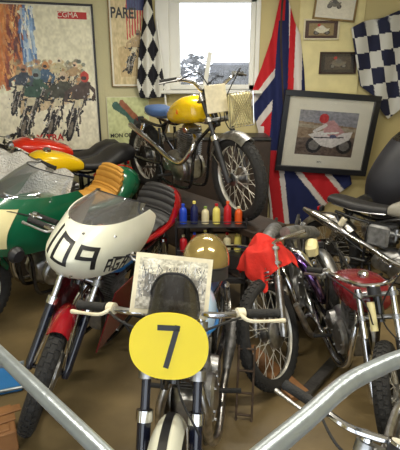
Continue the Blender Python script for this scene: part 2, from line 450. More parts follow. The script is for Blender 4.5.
    if tk:
        tz = g('tz', .0); ts = g('ts', 1.0); L = g('tl', 1.0)
        rings = [(.34, .86, .03, .02, .02), (.335, .86, .07*ts, .05, .045), (.30, .865, .115*ts, .085, .07), (.22, .87, .135*ts, .105, .085), (.10, .86, .137*ts, .105, .09), (0, .845, .12*ts, .095, .085), (-.09, .825, .10*ts, .075, .07), (-.15, .81, .085*ts, .055, .05), (-.18, .80, .06*ts, .035, .03), (-.185, .80, .02, .01, .01)]
        th = g('th', 1.0); rings = [(.08+(x-.08)*L, z+tz, w_, h1*th, h2*th) for x, z, w_, h1, h2 in rings]
        b = MB().mat(tk).loft(rings, 28, 2.7); T = b.build('fuel_tank', E)
        b = MB().mat('chrome').lathe([(.0, .03), (.025, .03), (.034, .022), (.036, .0)], (.16, 0, .968+tz), 'z', 20); b.build('filler_cap', T)
        if g('badge'):
            txt, bm_, sd = g('badge'); b = MB().mat(bm_)
            for s in (-1, 1):
                R = Matrix.Translation((.12, s*(.137*ts+.001), .86+tz)) @ Matrix.Rotation(0 if s < 0 else PI, 4, 'Z') @ Matrix.Rotation(PI/2, 4, 'X')
                b.text(txt, sd, R, .003)
            b.build('badge', T)
        if g('stripe'):
            b = MB().mat(g('stripe'))
            for s in (-1, 1): b.tube([(.30, s*.118*ts, .87+tz), (.2, s*.138*ts, .84+tz), (.05, s*.134*ts, .81+tz), (-.1, s*.1*ts, .80+tz)], .007, 6)
            b.build('tank_stripe', T)
    # ---- seat
    st = g('seat', 'flat'); sc = g('seatmat', 'seat_black')
    sq = g('sl', 1.0)
    if st == 'flat':
        b = MB().mat(sc).loft([(-.15+(q_[0]+.15)*sq, *q_[1:]) for q_ in [(-.15, .80, .06, .02, .03), (-.17, .80, .09, .04, .04), (-.30, .79, .11, .045, .045), (-.45, .79, .125, .05, .045), (-.62, .81, .125, .05, .045), (-.70, .82, .11, .04, .04), (-.73, .82, .06, .015, .02)]], 20, 3.2)
        S = b.build('seat', E)
        b = MB().mat('chrome').tube([(-.15+(q_[0]+.15)*sq, q_[1], q_[2]) for q_ in [(-.17, .093, .775), (-.3, .113, .765), (-.45, .128, .765), (-.62, .128, .785), (-.71, .1, .80), (-.735, 0, .80), (-.71, -.1, .80), (-.62, -.128, .785), (-.45, -.128, .765), (-.3, -.113, .765), (-.17, -.093, .775)]], .0035, 6); b.build('seat_trim', S)
    elif st == 'hump':
        b = MB().mat(sc).loft([(-.15, .79, .06, .02, .03), (-.17, .80, .09, .04, .04), (-.30, .79, .12, .045, .045), (-.42, .80, .135, .06, .05), (-.50, .83, .14, .09, .06), (-.60, .86, .14, .10, .07), (-.70, .87, .125, .085, .06), (-.76, .87, .06, .04, .03)], 20, 2.8)
        b.build('seat', E)
    elif st == 'race':
        sh = g('shell', 'red_paint')
        b = MB().mat(sh).loft([(-.16, .765, .08, .02, .02), (-.20, .77, .125, .03, .04), (-.40, .77, .15, .035, .05), (-.54, .785, .16, .05, .07), (-.60, .80, .165, .13, .09), (-.66, .81, .165, .185, .09), (-.74, .82, .155, .19, .08), (-.82, .83, .13, .16, .07), (-.89, .84, .09, .11, .05), (-.93, .85, .03, .04, .02)], 26, 2.3)
        S = b.build('seat_unit', E)
        def fn(uu, v):
            y = (v-.5)*2; t = uu
            path = [(-.18, .815), (-.42, .822), (-.52, .835), (-.575, .90), (-.60, .99), (-.625, 1.035)]
            q = t*5; i = min(4, int(q)); f = q-i; x = path[i][0]*(1-f)+path[i+1][0]*f; z = path[i][1]*(1-f)+path[i+1][1]*f
            wd = (.105+.03*min(1, t*3))*(1-.25*max(0, t-.75)*4*(1 if t > .75 else 0))
            rib = .010*abs(math.sin(t*PI*9))
            return Vector((x+.0+rib*(t > .5), y*wd, z+rib-.02*abs(y)**3))
        b = MB().mat(sc).sheet(fn, 54, 14, .03); b.build('seat_pad', S)
    # ---- bars
    bars = g('bars', 'wide'); lv = g('leverc', 'alloy')
    if bars:
        top = H(.72, -.01)
        if bars == 'wide': P = [(0, 0, .02), (0, .08, .03), (.03, .17, .10), (-.03, .27, .13), (-.10, .38, .12)]
        elif bars == 'low': P = [(0.01, 0, .02), (.03, .08, .02), (.04, .16, .02), (.0, .26, .01), (-.05, .38, -.01)]
        else: P = [(0.01, .075, -.03), (.02, .12, -.03), (-.0, .20, -.035), (-.05, .29, -.045), (-.07, .35, -.05)]
        b = MB().mat(g('barmat', 'chrome')); b.M = M
        Pv = [top+Vector(p) for p in P]; Pm = [top+Vector((p[0], -p[1], p[2])) for p in P]
        if bars == 'clip': b.tube(Pv, .0125); b.tube(Pm, .0125)
        else: b.tube(Pm[::-1]+Pv[1:], .0125)
        HB = b.build('handlebar', E)
        for Q, s in ((Pv, 1), (Pm, -1)):
            e, d = Q[-1], (Q[-1]-Q[-2]).normalized()
            b = MB().mat(g('grip', 'rubber')); b.M = M; b.tube([e-d*.125, e-d*.115, e+d*.005, e+d*.01], [.019, .0175, .0175, .021], 12, smooth=False); b.build('grip', HB)
            b = MB().mat(lv); b.M = M; q = e-d*.15
            b.tube([q-d*.015, q+d*.015], .022, 10)
            b.tube([q+Vector((.02, 0, .005)), q+d*.04+Vector((.055, 0, 0)), q+d*.12+Vector((.05, 0, -.005)), q+d*.185+Vector((.04, 0, -.01))], [.008, .007, .006, .009], 8); b.build('lever', HB)
            b = MB().mat('rubber'); b.M = M
            b.tube([q+Vector((.03, 0, 0)), q-d*.08+Vector((.13, 0, .03)), H(.62, .10, s*.05), H(.45, .03, s*.03), H(.3, .03, s*.11) if s > 0 else (.2, -.05, .75)], .0045, 6); b.build('cable', HB)
    # ---- headlamp / clocks
    if g('lamp'):
        b = MB().mat(g('lamp')); b.M = M
        c = H(.60, .10); b.lathe([(0, -.10), (.05, -.085), (.075, -.04), (.082, .02), (.084, .04)], c, 'x', 24)
        L_ = b.build('headlamp', E); b = MB().mat('chrome'); b.M = M; b.lathe([(.084, .035), (.09, .04), (.088, .055), (.078, .055), (.078, .04)], c, 'x', 24, closed=True); b.mat('lamp_glass'); b.lathe([(.078, .045), (.05, .06), (0, .066)], c, 'x', 24); b.build('lens', L_)
    if g('clocks', True) and bars:
        b = MB(); b.M = M
        for s in ((-1, 1) if g('clocks', 2) != 1 else (0,)):
            c = H(.74, .03, s*.05); b.mat('black_satin').tube([c-u*.05, c], .038, 16); b.mat('chrome').tube([c-u*.004, c+u*.004], .041, 16); b.mat('paper').tube([c+u*.003, c+u*.005], .032, 16)
        b.build('instrument', E)
    # ---- pegs, levers, stand
    for s in (-1, 1): MB().mat('rubber').tube([(-.12, s*.09, .25), (-.12, s*.24, .26)], .013, 8).build('footrest', E)
    b = MB().mat('chrome').tube([(-.16, -.10, .33), (-.14, -.155, .40), (-.05, -.165, .37), (-.03, -.19, .37)], .008, 8)
    b.build('kickstart', E)
    if g('stand', True):
        a_ = math.radians(lean); L_ = .19
        b = MB().mat('greasy').tube([(-.10, .09, .18), (-.12, .17, .10-.09*math.tan(a_) if lean > 0 else .08), (-.13, .24, .012-.24*math.tan(a_) if lean > 0 else .012)], .011, 8); b.build('side_stand', E)
    if g('oiltank'):
        b = MB().mat(g('oiltank')).box((-.20, .10, .58), (.19, .05, .20), None, .025); b.box((-.20, -.10, .58), (.19, .05, .20), None, .025); b.build('side_panel', E)
    if g('tail', True):
        b = MB().mat('black_satin').box((-.80, 0, .70), (.03, .07, .06), None, .01); b.mat('red_paint').box((-.825, 0, .70), (.03, .06, .05), None, .012)
        if st != 'race': b.build('tail_lamp', E)
    E['_'] = 0; del E['_']
    return E, M, H

def fairing(E, colr, screenm='screen_glass', top=1.0, bot=.58, xr=.12, hw=.25, nose=.80, scr=True, scrtop=1.22, name='fairing', trim='black_satin'):
    def S(u_, z, off=0):          # u_ -1..1 across, z height
        t = (z-bot)/(top-bot); q = u_*PI/2
        nx = nose-.10*(t-.45)**2*4-.05*max(0, t-.5)*2; w = hw*(.80+.20*math.sin(PI*min(1, max(0, .15+t*.75)))); rear = xr+.10*(1-t)+.12*(1-t)**2
        if t > .8: rear += (t-.8)*.5
        e = 2/2.5; co, si = math.cos(q), math.sin(q)
        x = rear+(nx-rear+off)*max(0, co)**e; y = (w+off)*si
        return Vector((x, y, z))
    b = MB().mat(colr).sheet(lambda a, c: S((a-.5)*2, bot+(top-bot)*c), 44, 18, .005); F = b.build(name, E)
    if scr:
        def Q(a, c):
            u_ = (a-.5)*2*(.92-.12*c); p = S(u_, top-.01); z = top-.01+(scrtop-top)*c
            k_ = 1-.16*c; bk = .30*c**1.1
            bulge = .02*math.sin(PI*c)
            return Vector((p.x-bk*(.5+.5*math.cos(u_*PI/2))+bulge, p.y*k_, z-.05*abs(u_)**2*c*2))
        b = MB().mat(screenm).sheet(Q, 30, 12, .003); b.build('windscreen', F)
        b = MB().mat(trim)
        b.tube([Q(i/16, 1) for i in range(17)], .004, 6)
        b.build('screen_edging', F)
    return F, S

# ------------------------------------------------------------------ painted prints
class Canvas:
    def __init__(s, w, h, bg): s.w, s.h = w, h; s.a = np.zeros((h, w, 3)); s.a[:] = np.array(bg)/255; s.Y, s.X = np.mgrid[0:h, 0:w].astype(float); s.X = (s.X+.5)/w; s.Y = (s.Y+.5)/h; s.rs = np.random.RandomState(3)
    def noise(s, sc, amp, seed=0):
        r = np.random.RandomState(seed); g = r.rand(sc+2, sc+2); x = s.X*sc; y = s.Y*sc; i = x.astype(int); j = y.astype(int); fx = x-i; fy = y-j
        n = (g[j, i]*(1-fx)+g[j, i+1]*fx)*(1-fy)+(g[j+1, i]*(1-fx)+g[j+1, i+1]*fx)*fy
        return (n-.5)*2*amp
    def speck(s, amp, sc=40, seed=1): s.a = np.clip(s.a+s.noise(sc, amp, seed)[..., None], 0, 1)
    def put(s, m, c, al=1): m = (m*al)[..., None]; s.a = s.a*(1-m)+np.array(c)/255*m
    def poly(s, P, c, al=1):
        m = np.zeros_like(s.X, bool); k = len(P)
        for i in range(k):
            (x0, y0), (x1, y1) = P[i], P[(i+1) % k]
            cond = ((y0 > s.Y) != (y1 > s.Y)); xi = (x1-x0)*(s.Y-y0)/((y1-y0) if y1 != y0 else 1e-9)+x0
            m ^= cond & (s.X < xi)
        s.put(m.astype(float), c, al)
    def ell(s, x, y, rx, ry, c, al=1, rot=0, ring=0):
        co, si = math.cos(rot), math.sin(rot); dx, dy = s.X-x, s.Y-y; dx, dy = dx*co+dy*si, -dx*si+dy*co
        d = (dx/rx)**2+(dy/ry)**2; m = (d < 1)
        if ring: m &= d > (1-ring)**2
        s.put(m.astype(float), c, al)
    def line(s, P, w, c, al=1):
        asp = s.h/s.w
        for (x0, y0), (x1, y1) in zip(P[:-1], P[1:]):
            dx, dy = x1-x0, (y1-y0)*asp; L = dx*dx+dy*dy+1e-12; t = np.clip(((s.X-x0)*dx+(s.Y-y0)*asp*dy)/L, 0, 1)
            d = np.hypot(s.X-x0-t*dx, (s.Y-y0)*asp-t*dy); s.put((d < w/2).astype(float), c, al)
    def biker(s, x, y, k, body, helm, seed=0):   # generic dirt bike and rider, leaning, seen from the front
        asp = s.w/s.h; r = np.random.RandomState(seed)
        T = lambda a, b: (x+(a-b*.42)*k, y+b*k*asp)
        for i in range(46):
            a, b = r.uniform(-.16, .2), r.uniform(-.05, .85); c = [(22, 20, 26), (40, 36, 40), (62, 56, 54), (96, 88, 78), (26, 24, 30), (34, 44, 40)][r.randint(6)]
            s.line([T(a, b), T(a+r.uniform(-.08, .08), b+r.uniform(.03, .2))], .05*k, c)
        s.ell(*T(.0, .72), .10*k, .30*k*asp, (20, 18, 22), 1, .4); s.ell(*T(.0, .72), .045*k, .2*k*asp, (150, 140, 122), .8, .4)
        for a in (-.08, .1): s.line([T(a, .1), T(a, .72)], .025*k, (190, 182, 168))
        s.line([T(-.42, .06), T(-.15, .1), T(.2, .04), T(.46, .06)], .04*k, (30, 28, 32))
        s.poly([T(-.1, .05), T(.12, .04), T(.12, .22), T(-.08, .24)], (214, 206, 176))
        s.poly([T(-.2, .02), T(-.22, -.22), T(-.06, -.38), T(.16, -.34), T(.22, -.1), T(.18, .05)], body)
        s.line([T(-.18, -.24), T(-.38, -.1), T(-.34, .06)], .09*k, body); s.line([T(.18, -.24), T(.38, -.12), T(.36, .04)], .09*k, body)
        s.ell(*T(-.03, -.46), .11*k, .12*k*asp, helm); s.ell(*T(-.04, -.43), .07*k, .045*k*asp, (50, 40, 40))
        for i in range(26):
            p = T(r.uniform(-.25, .3), r.uniform(-.2, .9)); s.ell(*p, .018*k, .022*k*asp, tuple(r.choice([50, 100, 170, 215], 1).repeat(3)), .8)
def print_mesh(name, cv, fn, parent=None, m='printed'):
    # fn(u,v) v downwards
    w, h = cv.w, cv.h; vs = [tuple(fn(i/w, j/h)) for j in range(h+1) for i in range(w+1)]
    fs = [(j*(w+1)+i, (j+1)*(w+1)+i, (j+1)*(w+1)+i+1, j*(w+1)+i+1) for j in range(h) for i in range(w)]
    me = bpy.data.meshes.new(name); me.from_pydata(vs, [], fs); me.materials.append(MATS[m])
    at_ = me.color_attributes.new('paint', 'FLOAT_COLOR', 'CORNER')
    c = cv.a.reshape(-1, 3); c = np.where(c <= .04045, c/12.92, ((c+.055)/1.055)**2.4)
    c = np.concatenate([c, np.ones((len(c), 1))], 1); c = np.repeat(c, 4, 0).astype(np.float32).ravel(); at_.data.foreach_set('color', c)
    o = bpy.data.objects.new(name, me); C.objects.link(o)
    if parent: o.parent = parent
    return o
def framed(name, label, cat, org, ux, uz, w, h, fw, fm, cv, matw=0, glassy=True, depth=.025, matm='paper', group=None):
    # org = top-left corner outer, ux along right, uz up
    ux = Vector(ux).normalized(); uz = Vector(uz); uz = (uz-ux*uz.dot(ux)).normalized(); nn = ux.cross(uz)
    R = Matrix((ux, uz, nn)).transposed().to_4x4(); R.translation = Vector(org)+nn*.004
    E = empty(name, R, label, cat, group)
    P = lambda x, y, z=0: Vector((x, -y, z))
    if fw:
        b = MB().mat(fm)
        for (x0, y0, x1, y1) in ((0, 0, w, fw), (0, h-fw, w, h), (0, fw, fw, h-fw), (w-fw, fw, w, h-fw)):
            b.box(P((x0+x1)/2, (y0+y1)/2, depth/2), (x1-x0, y1-y0, depth), None, min(.004, fw*.3))
        b.build('picture_frame', E)
    b = MB().mat(matm).box(P(w/2, h/2, .003), (w-2*fw*.9, h-2*fw*.9, .006)); b.build('mount', E)
    i = fw+matw
    print_mesh('print', cv, lambda u_, v_: P(i+(w-2*i)*u_, i+(h-2*i)*v_, .0075), E)
    if glassy:
        b = MB().mat('picture_glass').box(P(w/2, h/2, depth*.7), (w-2*fw, h-2*fw, .002)); b.build('glass', E)
    return E, P

# ------------------------------------------------------------------ the room
def struct(name, b): o = b.build(name); o['kind'] = 'structure'; return o
mat('wall_plaster', rgb(206, 192, 140), .8, 0, .08, 1.6, .25, 30)
mat('wall_plaster_left', rgb(206, 200, 160), .8, 0, .08, 1.6, .25, 30)
mat('ceiling_paint', rgb(225, 220, 205), .8, 0, .05, 2)
mat('floor_concrete', rgb(122, 104, 70), .5, 0, .4, 2.6, .15, 25)
WY = 5.5; HZ = 2.9
CX, CY = at(144, 79, WY).x, WY
LD = Vector((-math.cos(math.radians(17)), -math.sin(math.radians(17)), 0))    # along the left wall, away from the corner
LW = lambda s, z: Vector((CX, CY, z))+LD*s
def lwall(px, py):       # point on left wall seen at pixel
    d = ray(px, py); nrm = Vector((LD.y, -LD.x, 0)); t = (Vector((CX, CY, 0))-Vector((0, 0, 0))).dot(nrm)/d.dot(nrm); return Vector((0, 0, CAMH))+d*t
b = MB().mat('floor_concrete').box((-.3, 2.2, -.05), (7.6, 7.6, .1)); struct('floor', b)
b = MB().mat('ceiling_paint').box((-.3, 2.2, HZ+.05), (7.6, 7.6, .1)); struct('ceiling', b)
wx0, wx1 = at(168, 60, WY).x, at(255, 60, WY).x; wz0, wz1 = at(200, 90, WY).z, 2.62
b = MB().mat('wall_plaster')
def wbox(x0, x1, z0, z1): b.box(((x0+x1)/2, WY+.12, (z0+z1)/2), (x1-x0, .24, z1-z0))
wbox(CX-.15, wx0, 0, HZ); wbox(wx1, 3.1, 0, HZ); wbox(wx0, wx1, 0, wz0); wbox(wx0, wx1, wz1, HZ)
struct('wall_back', b)
e = LW(3.2, 0); nrm = Vector((LD.y, -LD.x, 0)); nrm = -nrm if nrm.y < 0 else nrm
b = MB().mat('wall_plaster_left'); mid = LW(1.6, HZ/2)+nrm*.1
b.box(mid, (3.2, .2, HZ), Matrix.Rotation(math.radians(17), 3, 'Z')); struct('wall_left', b)
b = MB().mat('wall_plaster_left').box((e.x-.1, e.y/2-.4, HZ/2), (.2, e.y+.9, HZ)); struct('wall_side', b)
b = MB().mat('wall_plaster').box((3.2, 2.0, HZ/2), (.2, 7.2, HZ)); struct('wall_right', b)
b = MB().mat('wall_plaster').box((-2.9, -1.5, HZ/2), (1.8, .2, HZ)).box((2.7, -1.5, HZ/2), (1.2, .2, HZ)).box((0, -1.5, 2.7), (4.2, .2, .4)); struct('wall_front', b)
# window
b = MB().mat('window_white'); fy = WY+.06
lx = at(160, 60, WY).x
b.box(((lx+wx0)/2-.01, WY-.012, (wz0+wz1)/2), (wx0-lx+.06, .03, wz1-wz0+.1), None, .006)     # casing left
b.box((wx1+.02, WY-.012, (wz0+wz1)/2), (.05, .03, wz1-wz0+.1), None, .006)
WN = b.build('window_1'); WN['kind'] = 'structure'
b = MB().mat('window_white')
fx = at(180, 60, WY).x
b.box(((wx0+fx)/2, fy+.02, (wz0+wz1)/2), (fx-wx0, .07, wz1-wz0), None, .006); b.box((wx1-.03, fy, (wz0+wz1)/2), (.06, .05, wz1-wz0), None, .006)
b.box(((wx0+wx1)/2, fy, wz0+.03), (wx1-wx0, .05, .06), None, .006); b.box(((wx0+wx1)/2, fy, wz1-.03), (wx1-wx0, .05, .06), None, .006)
b.build('window_frame', WN)
b = MB().mat('window_white').box(((wx0+wx1)/2, WY-.05, wz0-.02), (wx1-wx0+.16, .2, .04), None, .008); b.build('window_sill', WN)
b = MB().mat('window_glass').box(((wx0+wx1)/2, fy+.01, (wz0+wz1)/2), (wx1-wx0-.1, .004, wz1-wz0-.1)); b.build('pane', WN)

# outside the window
mat('outside_stone', rgb(120, 120, 128), .9, 0, .6, 5, .5, 20)
mat('foliage', rgb(88, 100, 96), .8, 0, .6, 9, .5, 30)
mat('yard', rgb(170, 168, 160), .9, 0, .3, 3)
b = MB().mat('yard').box((0, 10, .0), (12, 8.6, .1)); struct('ground_outside', b)
def shrub(name, label, c, r, m, group=None):
    b = MB().mat(m); rs = random.Random(int(c[0]*100))
    for i in range(420):
        d = Vector((rs.gauss(0, 1), rs.gauss(0, 1), rs.gauss(0, 1))).normalized(); p = Vector(c)+Vector((d.x*r[0], d.y*r[1], d.z*r[2]))*rs.uniform(.6, 1)
        R = Matrix.Rotation(rs.uniform(0, 6), 3, 'Z') @ Matrix.Rotation(rs.uniform(0, 3), 3, 'X'); s_ = rs.uniform(.05, .1)
        q = [p+R @ Vector(v)*s_ for v in ((-1, 0, 0), (0, -.5, .15), (1, 0, 0), (0, .5, .15))]; b.add(q, [[0, 1, 2, 3]])
    b.mat('dark_wood').tube([(c[0], c[1], .05), (c[0], c[1], c[2])], .04)
    return tag(b.build(name), label, 'shrub', group)
shrub('garden_shrub', 'pale bluish shrub outside the left half of the window', (-.12, 7.2, 1.62), (.42, .3, .48), 'outside_stone')
b = MB().mat('outside_stone').box((.72, 7.8, 1.0), (1.1, .3, 2.0), None, .04)
for i in range(12):
    for j in range(4): b.box((.24+i*.09, 7.64, 1.3+j*.17+(i % 2)*.03), (.075, .03, .13), None, .012)
tag(b.build('garden_wall'), 'low dark grey stone wall outside the right half of the window', 'wall')

# notice board on the back wall carrying the small pictures
q0 = at(300, 0, WY); q1 = at(356, 95, WY)
b = MB().mat('cream_plate').box(((q0.x+q1.x)/2, WY-.012, (2.75+q1.z)/2), (q1.x-q0.x, .024, 2.75-q1.z), None, .004)
struct('notice_board', b)

# ---- posters on the left wall
XR = (-LD)
def wallpic(px0, py0, px1, py1):
    a = lwall(px0, py0); c = lwall(px1, py1); return a, (c-a).dot(XR), a.z-c.z
NF = Vector((-nrm.x, -nrm.y, 0))
a, w, h = wallpic(-34, -1, 102, 150)
cv = Canvas(170, 190, (240, 234, 210))
cv.poly([(0, 0), (1, 0), (1, .5), (0, .6)], (228, 226, 196), .6)
rs = np.random.RandomState(5)
cv.poly([(0, 0), (.34, 0), (.40, .25), (.36, .42), (.2, .52), (0, .58)], (206, 140, 84))
for i in range(420):           # loose warm brush strokes
    x, y = rs.uniform(-.02, .42), rs.uniform(-.05, .50); c = [(206, 120, 50), (236, 168, 90), (150, 70, 48), (110, 52, 48), (244, 206, 140), (186, 90, 40), (90, 46, 50)][int(3.5+3.4*math.sin(x*19+y*4)+rs.uniform(-1, 1)) % 7]
    if x+max(0, y-.2)*.7 < .42: cv.line([(x, y), (x+rs.uniform(-.04, .04), y+rs.uniform(.03, .10))], rs.uniform(.008, .03), c, .75)
for i in range(50):
    x, y = rs.uniform(.38, .5), rs.uniform(0, .35); c = [(120, 160, 210), (200, 220, 236), (250, 250, 240), (70, 110, 170)][rs.randint(4)]
    cv.line([(x, y), (x+rs.uniform(-.02, .02), y+rs.uniform(.05, .16))], rs.uniform(.01, .03), c, .8)
cv.poly([(.30, .42), (.62, .38), (.92, .48), (.95, .62), (.3, .75)], (196, 170, 128), .75)
for i in range(200):
    x, y = rs.uniform(.28, .92), rs.uniform(.36, .6); cv.ell(x, y, .018, .014, [(170, 150, 110), (120, 110, 90), (206, 180, 130), (90, 100, 90), (190, 120, 70)][rs.randint(5)], .6)
for (x, y, k_, bd, hm) in ((.66, .44, .20, (200, 190, 150), (230, 220, 190)), (.80, .46, .18, (180, 150, 110), (220, 190, 160)), (.52, .50, .26, (60, 90, 120), (210, 150, 90)), (.42, .60, .36, (50, 84, 66), (130, 150, 150)), (.33, .52, .25, (60, 70, 84), (170, 120, 90)), (.66, .61, .34, (64, 64, 50), (210, 190, 160)), (.85, .62, .36, (76, 60, 52), (190, 60, 45))):
    cv.biker(x, y, k_, bd, hm, int(x*100))
cv.speck(.06, 70, 2); cv.speck(.05, 30, 4)
POS, P = framed('film_poster', 'huge black-framed painted poster of racing dirt bikes on left wall', 'poster', a+NF*.01, XR, (0, 0, 1), w, h, .02, 'frame_black', cv, .012, False, .03)
b = MB().mat('letter_red'); lx_ = w*(62+34)/137; b.box(P(lx_+.15, h*.075, .0085), (.30, .07, .002))
b.build('red_label', POS)
b = MB().mat('paper').text('CGMA', .075, Matrix.Translation(P(lx_+.10, h*.073, .010)), .0005); b.build('label_lettering', POS)
b = MB().mat('letter_red').text('X-TRA', .10, Matrix.Translation(P(w*.54, h*.895, .0085)), .0008, bold=.003); b.build('lettering', POS)
a, w, h = wallpic(106, -14, 152, 87)
cv = Canvas(64, 130, (214, 196, 150)); cv.speck(.05, 20, 3)
for i in range(7): cv.poly([(.42+.075*i, 0), (.42+.075*(i+.5), 0), (.40+.075*(i+.5), .52-.02*i), (.40+.075*i, .5-.02*i)], (196, 60, 50))
cv.poly([(.42, 0), (.95, 0), (.92, .2), (.44, .2)], (40, 60, 120), .9)
cv.poly([(.15, .6), (.95, .5), (.95, .9), (.2, .92)], (188, 160, 112), .6)
cv.biker(.62, .58, .62, (176, 150, 110), (140, 110, 80), 3); cv.speck(.06, 40, 8)
TP, P = framed('event_poster', 'tan poster of a dirt rider under stars and stripes', 'poster', a+NF*.01, XR, (0, 0, 1), w, h, .012, 'frame_gold', cv, .02, False, .02)
b = MB().mat('letter_black').text('PAREI', .15, Matrix.Translation(P(w*.36, h*.255, .0085)) @ Matrix.Scale(.75, 4, (1, 0, 0)), .0008, bold=.004); b.build('lettering', TP)
a, w, h = wallpic(106, 97, 150, 150)
cv = Canvas(60, 64, (206, 212, 158)); cv.speck(.04, 12, 3)
cv.line([(.2, .15), (.5, .3), (.7, .6)], .16, (60, 100, 90)); cv.line([(.35, .1), (.7, .4), (.9, .45)], .12, (150, 90, 60)); cv.ell(.75, .5, .14, .14, (50, 50, 50)); cv.speck(.05, 30, 8)
LP, P = framed('race_poster', 'pale green poster below the stars and stripes poster', 'poster', a+NF*.01, XR, (0, 0, 1), w, h, .0, 'frame_black', cv, .004, False, .01)
b = MB().mat('letter_black').text('MON OEST', .062, Matrix.Translation(P(w*.36, h*.70, .0085)), .0008, bold=.002); b.build('lettering', LP)

# ---- pictures on the back wall
def backpic(px0, py0, px1, py1, off=.0):
    a = at(px0, py0, WY-off); c = at(px1, py1, WY-off); return a, c.x-a.x, a.z-c.z
def racer(cv, x, y, k, col, hel):
    asp = cv.w/cv.h; T = lambda a, b: (x+a*k, y+b*k*asp)
    cv.ell(*T(-.3, .22), .17*k, .17*k*asp, (36, 34, 38)); cv.ell(*T(-.3, .22), .11*k, .11*k*asp, (120, 116, 112)); cv.ell(*T(.36, .2), .17*k, .17*k*asp, (36, 34, 38)); cv.ell(*T(.36, .2), .11*k, .11*k*asp, (120, 116, 112))
    cv.poly([T(-.45, .0), T(-.1, -.12), T(.3, -.08), T(.5, -.12), T(.45, .06), T(.1, .26), T(-.15, .22)], col)
    cv.poly([T(-.12, -.05), T(-.18, -.28), T(.05, -.34), T(.32, -.1), T(.1, .05)], hel); cv.ell(*T(-.16, -.36), .1*k, .1*k*asp, (190, 50, 50)); cv.line([T(-.1, -.22), T(-.32, -.08)], .07*k, col)
a = at(285, 89, WY-.15); c = at(381, 96, WY-.15); d = at(283, 163, WY-.12)
cv = Canvas(110, 84, (150, 128, 104)); cv.poly([(0, 0), (1, 0), (1, .32), (0, .25)], (150, 150, 158)); cv.poly([(0, .62), (1, .55), (1, 1), (0, 1)], (104, 88, 78)); cv.poly([(0, .3), (1, .36), (1, .42), (0, .38)], (172, 160, 140)); cv.speck(.05, 20, 2)
racer(cv, .55, .54, .80, (226, 220, 216), (196, 150, 150)); cv.line([(.3, .6), (.8, .56)], .02, (60, 50, 60)); cv.ell(.62, .55, .06, .04, (90, 90, 120)); cv.line([(.42, .5), (.7, .46)], .03, (240, 240, 236)); cv.speck(.07, 40, 5)
BW = (c-a).length; BH = (d-a).length*1.10
BP, P = framed('framed_picture', 'big black-framed photo of a racing motorcyclist, hanging beside the union flag', 'picture', a, c-a, (0, -.06, 1), BW, BH, .065, 'frame_black', cv, .145, True, .045, 'paper')
b = MB().mat('letter_black').text('BEN', .03, Matrix.Translation(P(BW*.47, BH*.86, .0085)), .0005); b.build('caption', BP)
a, w, h = backpic(304, 19, 338, 40, .03)
cv = Canvas(60, 40, (70, 40, 40)); cv.poly([(.12, .14), (.88, .14), (.88, .86), (.12, .86)], (150, 130, 90)); racer(cv, .5, .52, .5, (226, 220, 196), (220, 215, 200)); cv.speck(.04, 30)
framed('framed_picture', 'small brown-bordered photo with a pale motorcycle, under the white picture', 'picture', a, (1, 0, 0), (0, 0, 1), w, h, .018, 'ivory', cv, .0, True, .02, group='small pictures on the back wall')
a, w, h = backpic(320, 52, 355, 74, .03)
cv = Canvas(60, 40, (40, 34, 36)); cv.poly([(.12, .14), (.88, .14), (.88, .86), (.12, .86)], (74, 62, 56)); racer(cv, .5, .5, .5, (120, 110, 96), (100, 96, 90)); cv.speck(.04, 30)
framed('framed_picture', 'small dark photo of a motorcycle, lowest of the small pictures', 'picture', a, (1, 0, 0), (0, 0, 1), w, h, .018, 'frame_brown', cv, .0, True, .02, group='small pictures on the back wall')
a = at(317, -16, WY-.04); c = at(360, -12, WY-.04)
cv = Canvas(60, 46, (232, 226, 208)); racer(cv, .45, .5, .4, (120, 116, 108), (90, 90, 90)); cv.speck(.03, 20)
framed('framed_picture', 'white picture in a dark gold frame, cut off by the top edge', 'picture', a, c-a, (0, 0, 1), (c-a).length, (at(317, 19, WY-.04)-a).length, .022, 'frame_gold', cv, .02, True, .02, group='small pictures on the back wall')

